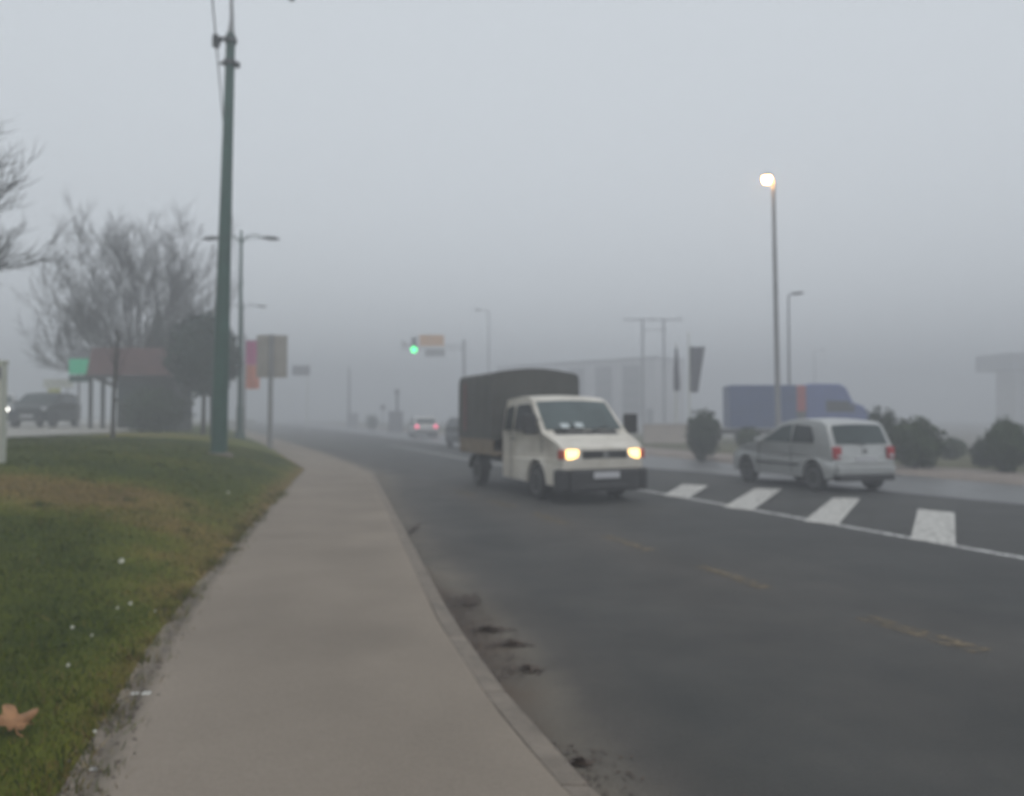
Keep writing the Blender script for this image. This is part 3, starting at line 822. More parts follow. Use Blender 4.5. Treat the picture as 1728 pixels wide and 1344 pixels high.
arm = MB(); arm.tube([ax * .985, ins + Vector((.03, 0, .06))], [.05, .04], 8); arm.tube([ins + Vector((-.04, 0, .12)), ins + Vector((.10, 0, .02)), ins + Vector((0, 0, -.2))], [.05, .06, .035], 8)
arm.build('bracket', M['pole_dark'], gp)
sp = MB()
for j in range(4): sp.lathe([(.035, -.025), (.085, -.01), (.085, .01), (.035, .025)], 14, 'Z', ins + Vector((0, 0, .06 - j * .065)))
sp.build('insulator', M['pole_dark'], gp)

# overhead wire along the road, clamped at the bracket
wp = pb + ins
d1 = (PY(375, 190, wp.y + 3.9) - wp)
w = MB(); pts = []
for i in range(30):
    s = -14 + i * 2.0
    pts.append(Vector((wp.x + d1.x / d1.y * s, wp.y + s, wp.z + 0.03 + .0012 * (s * s) * (1 if s < 0 else .35) - .012 * abs(s))))
w.tube(pts, .018, 5)
tag(w.build('overhead_wire', M['wire']), 'thin overhead wire running over the green pole bracket', 'wire')
# hanger that just dips into the top of the picture
hp = PY(492, -2, YP + 1)
hg = thing('wire_hanger', hp, 0, 'small dark hanger on a span wire at the top edge of the picture', 'wire hanger')
MB().lathe([(.02, -.06), (.075, -.03), (.075, .05), (.03, .09), (.02, 1.2)], 14).build('insulator', M['wire'], hg)
MB().tube([(-6, -3, 1.5), (-1.5, -.8, 1.24), (0, 0, 1.2), (3, -1, 1.3), (8, -3, 1.6)], .012, 5).build('span_wire', M['wire'], hg)

def lamp_head(parent, c, sx, lit=None, tilt=0.1):
    """cobra head pointing along sx (+1 right, -1 left)"""
    prof = [(-.05, .04), (.05, .095), (.32, .15), (.60, .13), (.74, .05)]
    vs, fs = [], []
    n = 10
    for x, r in prof:
        for k in range(n):
            a = 2 * math.pi * k / n
            zz = math.sin(a) * r * (.75 if math.sin(a) > 0 else .45)
            vs.append((c[0] + sx * x, c[1] + math.cos(a) * r * 1.25, c[2] + zz + tilt * x))
    for i in range(len(prof) - 1):
        for k in range(n): fs.append((i * n + k, i * n + (k + 1) % n, (i + 1) * n + (k + 1) % n, (i + 1) * n + k))
    fs.append(tuple(range(n))); fs.append(tuple((len(prof) - 1) * n + k for k in range(n)))
    mb = MB(); mb.add(vs, fs)
    h = mb.build('lamp_head', M['lamp_head'], parent, smooth=50)
    MB().lathe([(.001, -.07), (.06, -.06), (.10, -.02), (.10, .0)], 14, 'Z', (c[0] + sx * .36, c[1], c[2] - .015 + tilt * .3)).build('lens', lit or M['glass'], h, smooth=50)
    return h

def double_lamp(base, hgt, m, label, lean, group, r=.11, reach=1.15):
    t = thing('street_lamp', base, 0, label, 'street lamp', group)
    top = Vector((lean.x, lean.y, hgt))
    MB().tube([(0, 0, -.3), top * .15, top * .16, top * .6, top, top + Vector((0, 0, .35))], [r, r, r * .75, r * .62, r * .5, r * .3], 14).build('shaft', m, t, smooth=30)
    MB().lathe([(r * 1.7, -.1), (r * 1.7, .04), (r * 1.2, .3)], 14).build('base_collar', m, t)
    for s in (-1, 1):
        a = MB(); a.tube([top + Vector((0, 0, -.28)), top + Vector((s * .25, 0, .06)), top + Vector((s * .6, 0, .16)), top + Vector((s * reach * .9, 0, .04)), top + Vector((s * reach, 0, .0))], [.035, .032, .03, .028, .028], 8)
        a.tube([top + Vector((0, 0, -.05)), top + Vector((s * .6, 0, -.02)), top + Vector((s * reach * .95, 0, -.01))], .016, 6)
        a.build('arm', m, t)
        lamp_head(t, top + Vector((s * (reach - .05), 0, 0)), s, tilt=.08 * -1)
    return t
lb_ = on_lawn(404, 739)
tl_ = PY(407, 402, lb_.y)
double_lamp(lb_, tl_.z - lb_.z, M['pole_green'], 'double arm street lamp right behind the tall green pole', tl_ - lb_, 'double arm street lamps', r=5.2 * lb_.y / F, reach=38 * lb_.y / F)
t2 = PY(410, 517, 58); b2 = Vector((t2.x, 58, .75))
double_lamp(b2, t2.z - b2.z, M['pole_dark'], 'faint far double arm street lamp fading into the fog above the square sign', Vector((t2.x - b2.x, 0, 0)), 'double arm street lamps', reach=1.1)

def single_lamp(base, head, m, label, group, lit=None, r=.12, arm=.6, sx=-1):
    """head: world point of the lamp head; arm: how far the shaft stands to the other side"""
    t = thing('street_lamp', base, 0, label, 'street lamp', group)
    hd = head - base
    top = Vector((hd.x - sx * arm, 0, hd.z - .12))
    MB().tube([(0, 0, -.2), top * .12, top * .13, top * .6, top], [r, r * .97, r * .8, r * .66, r * .48], 14).build('shaft', m, t, smooth=30)
    MB().tube([top - Vector((0, 0, .02)), top + Vector((sx * arm * .35, 0, .1)), top + Vector((sx * arm, 0, .12))], [r * .45, r * .36, r * .3], 8).build('arm', m, t)
    if lit:
        h = MB().lathe([(.10, .10), (.17, .06), (.18, .02), (.16, .0)], 20, 'Z', hd).build('lamp_head', M['lamp_head'], t, smooth=40)
        MB().lathe([(.001, -.20), (.07, -.185), (.12, -.12), (.14, -.03), (.13, .03)], 20, 'Z', hd).build('lens', lit, h, smooth=60)
    else:
        lamp_head(t, hd + Vector((0, 0, 0)), sx)
    return t
lbase = Vector((PY(1314, 700, 25.5).x, 25.5, .11))
single_lamp(lbase, PY(1294, 300, 25.5), M['pole_grey'], 'tall grey street lamp with a glowing warm lamp on the far pavement', 'single arm street lamps', M['street_on'], r=6.0 * 25.5 / F, arm=11 * 25.5 / F)
for (hx, hy, sx_, Y, lab) in ((812, 524, -1, 76, 'faint far street lamp above the tarpaulin van'),
                             (1334, 497, 1, 43, 'unlit street lamp right of and behind the glowing one'),
                             (1384, 592, 1, 98, 'faintest far street lamp above the blue lorry cab')):
    hpnt = PY(hx, hy, Y)
    bs = Vector((hpnt.x - sx_ * (.75 if Y != 43 else .12), Y, 0.0))
    single_lamp(bs, hpnt, M['pole_grey'] if Y < 40 else M['pole_dark'], lab, 'single arm street lamps', r=.09, arm=.75 if Y != 43 else .12, sx=sx_)

# square sign seen from behind
sb = P(456, 760, ZS)
sb.z = ZS
kk = sb.y / F
sg = thing('road_sign', sb, R(4), 'large square road sign seen from its bare back beside the far sidewalk', 'road sign')
zt, zb_ = PY(456, 566, sb.y).z - sb.z, PY(456, 638, sb.y).z - sb.z
MB().box((.05, -.03, (zt + zb_) / 2), (51 * kk, .03, zt - zb_)).build('panel', M['sign_back'], sg, bevel=.01)
o = MB()
for zz in (zt - .25, zb_ + .25): o.box((.05, -.055, zz), (49 * kk, .02, .05))
for sx in (-1, 1): o.box((.05 + sx * 24.5 * kk, -.05, (zt + zb_) / 2), (.03, .03, zt - zb_))
o.build('stiffener', M['sign_back'], sg)
MB().tube([(0, -.10, -.2), (.04, -.10, zt + .02)], [4.0 * kk, 4.0 * kk], 12).build('post', M['pole_grey'], sg, smooth=40)

# hanging pink and peach banner behind it
bb = PY(423, 730, 38.5); bb.z = .6
bn = thing('street_banner', bb, 0, 'narrow street banner, pink above and peach below, between green pole and square sign', 'banner')
k38 = 38.5 / F
def cloth(x0, x1, z0, z1, m, name, parent, waves=2, amp=.04, taper=0):
    nx, nz = 8, 10; vs, fs = [], []
    for lay in (0, .012):
        for j in range(nz + 1):
            g_ = j / nz
            for i in range(nx + 1):
                f_ = i / nx
                x = x0 + (x1 - x0) * f_ * (1 - taper * (1 - g_))
                vs.append((x, lay + amp * math.sin(f_ * waves * math.pi + g_ * 1.5), z0 + (z1 - z0) * g_ - .03 * math.sin(f_ * 3)))
    n = nx + 1; L = n * (nz + 1)
    for j in range(nz):
        for i in range(nx):
            a_ = j * n + i; fs.append((a_, a_ + 1, a_ + n + 1, a_ + n)); fs.append((L + a_ + n, L + a_ + n + 1, L + a_ + 1, L + a_))
    ring = list(range(n)) + [n * (j + 1) - 1 for j in range(1, nz + 1)] + list(range(L - 2, L - n - 1, -1)) + [n * j for j in range(nz - 1, 0, -1)]
    for i in range(len(ring)):
        j = (i + 1) % len(ring); fs.append((ring[i], ring[j], ring[j] + L, ring[i] + L))
    mb = MB(); mb.add(vs, fs); return mb.build(name, m, parent, smooth=60)
zA = PY(423, 575, 38.5).z - bb.z; zB = PY(423, 615, 38.5).z - bb.z; zC = PY(423, 656, 38.5).z - bb.z
cloth(-9 * k38, 12 * k38, zB, zA, M['pink'], 'upper_cloth', bn)
cloth(-9 * k38, 14 * k38, zC, zB - .02, M['peach'], 'lower_cloth', bn)
MB().tube([(-11 * k38, .05, -.2), (-11 * k38, .05, zA + .3)], .045, 8).tube([(-11 * k38, .05, zA + .02), (13 * k38, .05, zA + .02)], .02, 6).build('post', M['pole_grey'], bn)

# direction sign on an arm, far
ds = PY(518, 715, 75); ds.z = .1
dg = thing('direction_sign', ds, 0, 'faint grey direction sign on a bracket right of the square sign', 'road sign')
z1 = PY(505, 617, 75).z - ds.z; z0 = PY(505, 634, 75).z - ds.z
MB().box((-.62, 0, (z0 + z1) / 2), (1.75, .06, z1 - z0)).build('panel', M['sign_grey'], dg, bevel=.02)
MB().tube([(0, .1, -.1), (0, .1, z1 + .3)], .05, 8).build('post', M['white_metal'], dg)

# gantry with signal and signs
gb = Vector((PY(783, 700, 80).x, 80, 0))
gt = thing('signal_gantry', gb, 0, 'grey gantry post with an arm reaching over the road', 'gantry')
k56 = 80 / F
za = PY(783, 585, 80).z
zt = PY(783, 573, 80).z
MB().tube([(0, 0, -.1), (0, 0, 1), (0, 0, zt)], [.19, .175, .16], 12).build('post', M['pole_grey'], gt, smooth=40)
o = MB()
for dz in (.0, .42): o.tube([(0, 0, za + .12 - dz), (-106 * k56, 0, za + .16 - dz)], .045, 8)
for j in range(8):
    x = -j * 13.5 * k56
    o.tube([(x, 0, za + .12), (x - 6.7 * k56, 0, za - .28)], .02, 5).tube([(x - 6.7 * k56, 0, za - .28), (x - 13.5 * k56, 0, za + .13)], .02, 5)
o.build('arm', M['pole_grey'], gt)
tlp = PY(699, 584, 79.6)
tl = thing('traffic_light', tlp, 0, 'traffic light showing green, hung on the gantry arm', 'traffic light')
MB().box((0, 0, .14), (.56, .30, 1.56)).build('housing', M['pole_dark'], tl, bevel=.05)
for zz, mm, nm in ((.62, 'glass_dark', 'red_lens'), (.14, 'glass_dark', 'amber_lens'), (-.40, 'green_on', 'green_lens')):
    rr = .17 if mm != 'green_on' else .29
    MB().lathe([(.001, -.21), (rr * .7, -.20), (rr, -.17), (rr, -.14)], 18, 'Y', (0, 0, zz)).build(nm, M[mm], tl, smooth=50)
    v = MB(); pts = [(math.cos(a) * (rr + .02), zz + math.sin(a) * (rr + .02)) for a in [math.pi * k_ / 8 for k_ in range(9)]]
    pts += [(x * .93, zz + (z_ - zz) * .93) for x, z_ in pts[::-1]]
    v.prism(pts, -.40, -.14).build('visor', M['pole_dark'], tl)
def hung_sign(name, px, py, wpx, hpx, Y, m, label, frame=True):
    c = PY(px, py, Y); kx = Y / F
    t = thing(name, c, 0, label, 'sign')
    MB().box((0, 0, 0), (wpx * kx, .06, hpx * kx)).build('panel', m, t, bevel=.02)
    o = MB()
    for s in (-1, 1): o.box((s * wpx * kx * .3, .10, 0), (.06, .14, hpx * kx * 1.05))
    o.build('bracket', M['pole_grey'], t)
    return t
hung_sign('orange_sign', 728.5, 575, 42, 19, 79.7, M['orange_sign'], 'orange sign board on the gantry arm right of the green light')
hung_sign('grey_sign', 734, 595.5, 34, 13, 79.75, M['pole_grey'], 'pale grey sign board hanging below the orange sign')
c = PY(682, 581, 79.7)
t = thing('end_sign', c, 0, 'faint round sign at the outer end of the gantry arm', 'sign')
MB().lathe([(.001, -.03), (.30, -.03), (.30, .03), (.001, .03)], 20, 'Y').build('panel', M['pale_wall'], t)
MB().box((0, .08, 0), (.05, .1, .5)).build('bracket', M['pole_grey'], t)

# small far things at the crossing
q = P(668, 729); 
pc = thing('advert_column', q, 0, 'dim narrow box column left of the car with red tail lights', 'column')
kq = q.y / F
MB().box((0, 0, .22), (25 * kq, .9, .44)).box((0, 0, 1.15), (23 * kq, .8, 1.5)).box((0, 0, 1.95), (25 * kq, .9, .1)).build('body', M['sign_grey'], pc, bevel=.03)
q2 = q + Vector((0, .8, 0))
rs = thing('round_sign', q2, 0, 'dim round sign on a post rising behind the narrow box column', 'road sign')
zz = PY(668, 662, q2.y).z
MB().tube([(0, 0, -.1), (0, 0, zz)], .13, 8).build('post', M['pole_dark'], rs)
MB().lathe([(.001, -.10), (.30, -.10), (.30, -.06), (.001, -.06)], 20, 'Y', (0, -.07, zz)).build('panel', M['sign_grey'], rs)
q = P(646, 727)
rs = thing('small_sign', q, 0, 'small dim square sign between the dim shrub and the narrow box column', 'road sign')
zz = PY(646, 688, q.y).z
MB().tube([(0, 0, -.1), (0, 0, zz)], .04, 8).build('post', M['pole_dark'], rs)
MB().box((0, -.06, zz), (.55, .04, .55), Matrix.Rotation(R(45), 3, 'Y')).build('panel', M['sign_grey'], rs, bevel=.01)
bush(628, 694, 722, 24, P(628, 727), M['leaf_dark'], 'dim dark shrub on the far road edge under the fog', 31, n=900, name='far_shrub', cat='shrub')
q = Vector((PY(589, 700, 105).x, 105, 0))
ut = thing('utility_cabinet_pole', q, 0, 'very faint tall pole with a box at its foot in the far fog', 'pole')
MB().tube([(0, 0, -.1), (0, 0, PY(589, 620, 105).z)], [.2, .12], 8).build('post', M['pole_dark'], ut)
MB().box((.5, 0, .9), (1.4, .8, 1.8)).box((.5, 0, 1.85), (1.5, .9, .1)).build('cabinet', M['sign_grey'], ut, bevel=.02)

# flags right of the van
for (px, yt, yb, wl, wr, taper, lab, nm) in ((1141, 588, 660, -5, 6, .0, 'furled dark flag hanging limp on a pale pole', 'flag'), (1163, 585, 662, 1, 27, .45, 'dark banner flag narrowing downwards on a pale pole, right of the furled one', 'flag')):
    Y = 43.0; b_ = Vector((PY(px, 700, Y).x, Y, .05)); kf = Y / F
    fl = thing('flag', b_, 0, lab, 'flag', 'flags on the far verge')
    ztop = PY(px, 562 if px > 1150 else 582, Y).z - .05
    MB().tube([(0, 0, -.1), (0, 0, ztop)], [.055, .04], 8).build('pole', M['white_metal'], fl)
    MB().lathe([(.001, -.05), (.06, 0), (.001, .06)], 10, 'Z', (0, 0, ztop + .04)).build('finial', M['white_metal'], fl)
    zt_, zb2 = PY(px, yt, Y).z - .05, PY(px, yb, Y).z - .05
    if px < 1150:
        mb = MB(); mb.tube([(0, -.09, zt_), (.02, -.09, zt_ - .6), (0, -.09, (zt_ + zb2) / 2), (.03, -.09, zb2 + .4), (.02, -.09, zb2)], [.07, .11, .15, .19, .16], 9)
        mb.build('cloth', M['flag'], fl, smooth=60)
    else:
        cloth(wl * kf, wr * kf, zb2, zt_, M['flag'], 'cloth', fl, 3, .07, taper)

# H-frame power pylon
q = Vector((PY(1103, 700, 90).x, 90, 0)); k62 = 90 / F
py_ = thing('power_pylon', q, 0, 'faint twin-pole power line frame with a long cross beam in front of the building', 'pylon')
zt_ = PY(1103, 540, 90).z
for s in (-1, 1): MB().tube([(s * 18 * k62, 0, -.1), (s * 18 * k62, 0, zt_ + .1)], [.17, .13], 8).build('mast', M['pole_dark'], py_)
MB().box((0, 0, zt_), (102 * k62, .14, .16)).box((0, 0, zt_ - 1.2), (40 * k62, .08, .1)).build('cross_beam', M['pole_dark'], py_)
o = MB()
for x in (-46, -2, 46): o.lathe([(.04, 0), (.09, .06), (.04, .12), (.09, .18), (.03, .26)], 8, 'Z', (x * k62, 0, zt_ + .08))
o.build('insulator', M['pole_dark'], py_)

# building behind
def building():
    A = Vector((PY(838, 700, 132).x, 132, 0)); B = Vector((PY(1104, 700, 110).x, 110, 0))
    d = B - A; L = d.length; rz = math.atan2(d.y, d.x)
    t = thing('office_building', A, rz, 'long low pale building with dark window strips fading in the fog', 'building')
    Hh = PY(1104, 603, 110).z
    MB().box((L / 2, 4.2, Hh / 2 - .1), (L, 8, Hh - .2)).build('wall', M['pale_wall'], t)
    MB().box((L / 2, 4.15, Hh - .05), (L + .2, 8.3, .3)).build('roof', M['roof_grey'], t, bevel=.03)
    def at(px):  # distance along the facade at a pixel column
        r = ray(px, 700); r.z = 0
        den = r.x * d.y - r.y * d.x
        s = (A.x * r.y - A.y * r.x) / (d.x * r.y - d.y * r.x) * -1
        return s * L
    for x0, x1 in ((872, 900), (918, 942), (958, 985), (1004, 1032), (1050, 1080)):
        s0, s1 = at(x0), at(x1)
        w_ = MB().box(((s0 + s1) / 2, .13, Hh * .53), (s1 - s0, .12, Hh * .74)).build('window', M['grey_wall'], t)
        o = MB()
        for zz in (.30, .48, .66): o.box(((s0 + s1) / 2, .05, Hh * zz), (s1 - s0 - .2, .05, .9))
        o.build('pane', M['glass'], w_)
    for x0 in (1041, 1088):
        s0 = at(x0); MB().box((s0, .10, Hh * .5), (.5, .22, Hh - .5)).build('pilaster', M['pale_wall'], t)
    s0 = at(1095); MB().box((s0, .12, 1.3), (1.2, .15, 2.5)).build('door', M['glass_dark'], t)
building()
lw0 = PY(1086, 757, 40); lw1 = PY(1216, 757, 40)
lw = thing('garden_wall', (lw0.x, 40, 0), 0, 'low beige wall behind the round bush, right of the van', 'wall')
MB().box(((lw1.x - lw0.x) / 2, 0, .55), (lw1.x - lw0.x, .25, 1.12)).build('masonry', M['beige_wall'], lw)
MB().box(((lw1.x - lw0.x) / 2, 0, 1.14), (lw1.x - lw0.x + .1, .34, .07)).build('coping', M['pale_wall'], lw, bevel=.01)

# canopy at the right edge
q = PY(1722, 700, 110)
cp = thing('canopy_building', (q.x, 110, 0), R(8), 'faint flat-roofed pavilion with a deep dark eave at the right edge of the picture', 'building')
zt_ = PY(1720, 597, 110).z; 
MB().box((2.2, 2, zt_ - 1.2), (9.5, 7, 2.4)).build('roof', M['roof_grey'], cp, bevel=.1)
MB().box((3.2, 2.4, (zt_ - 1) / 2), (5.6, 5.2, zt_ - 1.1)).build('wall', M['sign_back'], cp)
for x in (-1.5, 2, 5.4): MB().tube([(x, -1.2, -.1), (x, -1.2, zt_ - 1.0)], .14, 10).build('column', M['pale_wall'], cp)
MB().box((1.5, -.22, 1.6), (1.6, .08, 1.6)).build('window', M['glass_dark'], cp)
q = P(1641, 772)
rb = thing('red_box', (q.x, q.y + 4, 0.1), 0, 'small pinkish red post box shape between the two right-hand bushes', 'post box')
MB().tube([(0, 0, 0), (0, 0, .55)], .05, 8).build('post', M['pole_grey'], rb)
MB().box((0, 0, .82), (.5, .3, .52)).box((0, 0, 1.1), (.54, .34, .05)).build('body', M['red_panel'], rb, bevel=.03)

# bushes of the right verge
ZV = .11
GB = 'bushes on the far verge'
bush(1187, 699, 776, 54, P(1187, 774, ZV), M['leaf_dark'], 'egg-shaped dark bush left of the blue lorry', 3, group=GB)
bush(1546, 714, 792, 80, P(1546, 790, ZV), M['leaf_mid'], 'broad dome-shaped bush just right of the silver hatchback', 5, group=GB, n=3600)
bush(1606, 738, 774, 44, P(1606, 776, ZV), M['leaf_mid'], 'smallest pale round bush between the two broad ones on the right', 8, group=GB, n=1500)
bush(1657, 744, 790, 34, P(1660, 789, ZV), M['leaf_dark'], 'small dark bush touching the rightmost broad bush', 9, group=GB, n=1500)
bush(1699, 714, 799, 62, P(1699, 797, ZV), M['leaf_mid'], 'tall rightmost bush beside the far pavement', 12, group=GB, n=3600)
bush(1476, 697, 786, 27, P(1478, 781, ZV), M['leaf_dark'], 'slim dark conifer nearest the hatchback roof', 14, 'egg', 1500, 'slim conifers behind the hatchback', 'slim_conifer', 'conifer')
bush(1501, 703, 790, 32, P(1500, 783, ZV), M['leaf_dark'], 'slim dark conifer against the broad dome-shaped bush', 15, 'egg', 1500, 'slim conifers behind the hatchback', 'slim_conifer', 'conifer')
bush(1265, 720, 765, 40, P(1265, 768, ZV), M['leaf_mid'], 'low faint shrub in front of the blue lorry box', 17, group=GB, n=1200)

# left side: kiosk, conifer, topiary, trees, signs
kq = PY(238, 712, 33.5)
ki = thing('kiosk', (kq.x, 33.5, 1.0), R(3), 'dark kiosk under a flat maroon roof on the raised lot', 'kiosk')
k37 = 33.5 / F
ze, zt_ = PY(232, 634, 32.1).z - 1.0, PY(232, 589, 33).z - 1.0
wd = 131 * k37
rf = MB(); 
rv = [(-wd / 2, -1.4, ze), (wd / 2, -1.4, ze), (wd / 2, 1.6, ze), (-wd / 2, 1.6, ze), (-wd / 2 + .05, -1.0, zt_), (wd / 2 - .5, -1.0, zt_), (wd / 2 - .5, 1.2, zt_), (-wd / 2 + .05, 1.2, zt_)]
rf.add(rv, [(0, 1, 5, 4), (1, 2, 6, 5), (2, 3, 7, 6), (3, 0, 4, 7), (4, 5, 6, 7), (3, 2, 1, 0)])
for j in range(14):
    x = -wd / 2 + .2 + j * (wd - .6) / 13
    rf.tube([(x, -1.42, ze + .03), (x * .96, -1.02, zt_)], .02, 4)
roof = rf.build('roof', M['maroon'], ki, bevel=.02)
MB().box((0, -1.42, ze - .05), (wd + .04, .06, .14)).build('fascia', M['dark_wall'], roof)
MB().box((.55, .2, ze / 2 - .05), (wd * .70, 2.2, ze + .1)).build('wall', M['dark_wall'], ki, bevel=.02)
wn = MB().box((.1, -.93, 1.55), (1.3, .06, .8)).build('window', M['glass'], ki, bevel=.01)
MB().box((.1, -1.02, 1.12), (1.5, .22, .05)).build('counter', M['pole_grey'], wn)
for x in (-wd / 2 + .12, -wd / 2 + .62):
    MB().box((x, -1.2, ze / 2 - .1), (.12, .12, ze)).build('post', M['dark_wall'], ki)

b_ = Vector((PY(264, 715, 37).x, 37, .95))
bush(262, 505, 716, 86, b_, M['leaf_dark'], 'tall dark conifer rising behind the kiosk roof', 21, 'cone', 4200, None, 'conifer_tree', 'conifer')
b_ = Vector((PY(260, 715, 30.4).x, 30.4, .86))
bush(258, 640, 716, 108, b_, M['leaf_dark'], 'wide dark bush below the kiosk roof', 23, n=3200)
# clipped ball tree
def topiary():
    Y = 31.0; kx = Y / F; base = Vector((PY(343, 700, Y).x, Y, 0)); base.z = lawn_z(base.x, Y)
    t = thing('clipped_tree', base, 0, 'clipped dark round-crowned tree left of the tall green pole', 'tree')
    zc = PY(346, 600, Y).z - base.z; rx = 56 * kx; rz = 66 * kx
    foliage(rx, rz, 5200, .12, 41, zc, lump=.10).build('crown', M['leaf_blue'], t, fix=False)
    MB().tube([(0, 0, -.2), (.02, 0, zc * .5), (0, 0, zc)], [.11, .08, .05], 8).tube([(.3, .1, -.2), (.25, .1, zc * .6)], [.07, .05], 8).build('trunk', M['bark'], t)
topiary()
tb = Vector((PY(218, 700, 37.5).x, 37.5, .95)); kt = tb.y / F
bare_tree(tb, PY(200, 378, tb.y).z - tb.z, 142 * kt, 5, 'leafless fan-shaped tree rising behind the kiosk roof', trunk_h=(721 - 664) * kt, limbs=21, r0=.12, depth=4, lo=4, hi=88, rmin=.012)
# young tree with a thin stem in front of the kiosk
yb = on_lawn(190, 740)
yt = thing('young_tree', yb, 0, 'thin bare young tree stem standing in the lawn in front of the kiosk', 'tree')
ky = yb.y / F
hy = (740 - 560) * ky
MB().tube([(0, 0, -.2), (.02, 0, hy * .4), (.08, 0, hy * .75), (.1, 0, hy)], [3.6 * ky, 3.0 * ky, 2.2 * ky, 1.0 * ky], 9).build('trunk', M['bark'], yt, smooth=60)
cr_ = MB(); ry = random.Random(3)
for j in range(16):
    z_ = hy * (.55 + .42 * j / 16); an = j * 2.4; L_ = ry.uniform(.4, .8)
    d_ = Vector((math.cos(an) * .5, math.sin(an) * .5, .9)).normalized()
    p_ = Vector((.08, 0, z_)); cr_.tube([p_, p_ + d_ * L_ * .5, p_ + d_ * L_ + Vector((0, 0, .1))], [.014, .010, .004], 5)
cr_.build('crown', M['twig'], yt, fix=False)
nb = Vector((-13.1, 15.0, 0)); nb.z = lawn_z(nb.x, nb.y)
bare_tree(nb, 7.1, 3.9, 12, 'nearer leafless tree reaching in from the left edge of the picture', trunk_h=1.9, limbs=15, r0=.16, depth=3, lo=5, hi=80, rmin=.012)

# green sign
b_ = P(132, 708, 1.03); b_ = Vector((PY(130, 708, 33.5).x, 33.5, 1.0))
gs = thing('green_sign', b_, 0, 'bright green sign board on a thin post left of the kiosk', 'sign')
k33 = 33.5 / F
def zz(py): return PY(138, py, 33.5).z - b_.z
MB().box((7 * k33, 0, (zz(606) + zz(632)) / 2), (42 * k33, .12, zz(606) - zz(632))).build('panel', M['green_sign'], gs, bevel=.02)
MB().box((7 * k33, 0, (zz(594) + zz(605)) / 2), (40 * k33, .10, zz(594) - zz(605))).build('top_panel', M['sign_grey'], gs, bevel=.02)
MB().box((5 * k33, 0, (zz(634) + zz(645)) / 2), (38 * k33, .10, zz(634) - zz(645))).build('lower_panel', M['pole_green'], gs, bevel=.02)
MB().tube([(0, .1, -.2), (0, .1, zz(594))], .05, 8).build('post', M['pole_grey'], gs)
# pale board behind the dark car
b_ = Vector((PY(96, 700, 41.5).x, 41.5, 1.03))
ys = thing('notice_board', b_, 0, 'pale board with a yellow lower edge behind the parked dark car', 'board')
k41 = 41.5 / F
def zz(py): return PY(96, py, 41.5).z - b_.z
MB().box((2 * k41, 0, (zz(640) + zz(655)) / 2), (50 * k41, .08, zz(640) - zz(655))).build('panel', M['white_metal'], ys, bevel=.01)
MB().box((-4 * k41, -.05, (zz(656) + zz(664)) / 2), (20 * k41, .06, zz(656) - zz(664))).build('yellow_strip', M['yellow'], ys)
for s in (-1, 1): MB().tube([(s * 16 * k41, .07, -.1), (s * 16 * k41, .07, zz(640))], .04, 8).build('post', M['pole_grey'], ys)
# white post at the left edge of the picture
b_ = on_lawn(0, 782)
wpz = thing('white_post', Vector((PY(-2, 700, b_.y).x, b_.y, b_.z)), 0, 'off-white post with a small dark plate at the left edge of the picture', 'post')
kb_ = b_.y / F
def zz(py): return PY(0, py, b_.y).z - b_.z
MB().box((0, 0, zz(612) / 2 - .1), (17 * kb_, 17 * kb_, zz(612) + .2)).box((0, 0, zz(611)), (20 * kb_, 20 * kb_, .05)).build('shaft', M['white_metal'], wpz, bevel=.01)
MB().box((1 * kb_, -9.2 * kb_, (zz(620) + zz(640)) / 2), (15 * kb_, .02, zz(620) - zz(640))).build('plate', M['sign_grey'], wpz, bevel=.004)

# ------------------------------------------------------------------ litter
def maple(name, pos, size, m, rz, tilt, label, cat):
    lob = []
    for k in range(40):
        a = 2 * math.pi * k / 40
        r = .42 + .58 * max(0, math.cos(2.5 * (a - math.pi / 2))) ** 1.0 if True else 1
        r = .52 + .48 * abs(math.cos(2.5 * (a - math.pi / 2))) ** 1.6
        r *= 1.0 if math.sin(a) > -.6 else .55
        lob.append((math.cos(a) * r * size, math.sin(a) * r * size))
    vs = [(0, 0, .012)] + [(x, y, .012 + .35 * size * (abs(x) / size) ** 2 + .25 * size * (y / size) ** 2 + .1 * size * math.sin(k * 1.1)) for k, (x, y) in enumerate(lob)]
    mb = MB(); mb.add(vs, [(0, i + 1, (i + 1) % 40 + 1) for i in range(40)])
    mb.tube([(0, -.2 * size, .02), (.05 * size, -.6 * size, .05 * size), (.1 * size, -.95 * size, .02)], .03 * size, 5)
    o = mb.build(name, m, None, smooth=80)
    s = o.modifiers.new('solid', 'SOLIDIFY'); s.thickness = .002
    o.location = pos; o.rotation_euler = (tilt, .25, rz)
    return tag(o, label, cat)
q = on_lawn(18, 1240)
maple('fallen_leaf', q + Vector((0, 0, .04)), .105, M['dry_leaf'], 1.0, .45, 'curled orange-brown dry leaf lying in the dark grass', 'leaf')

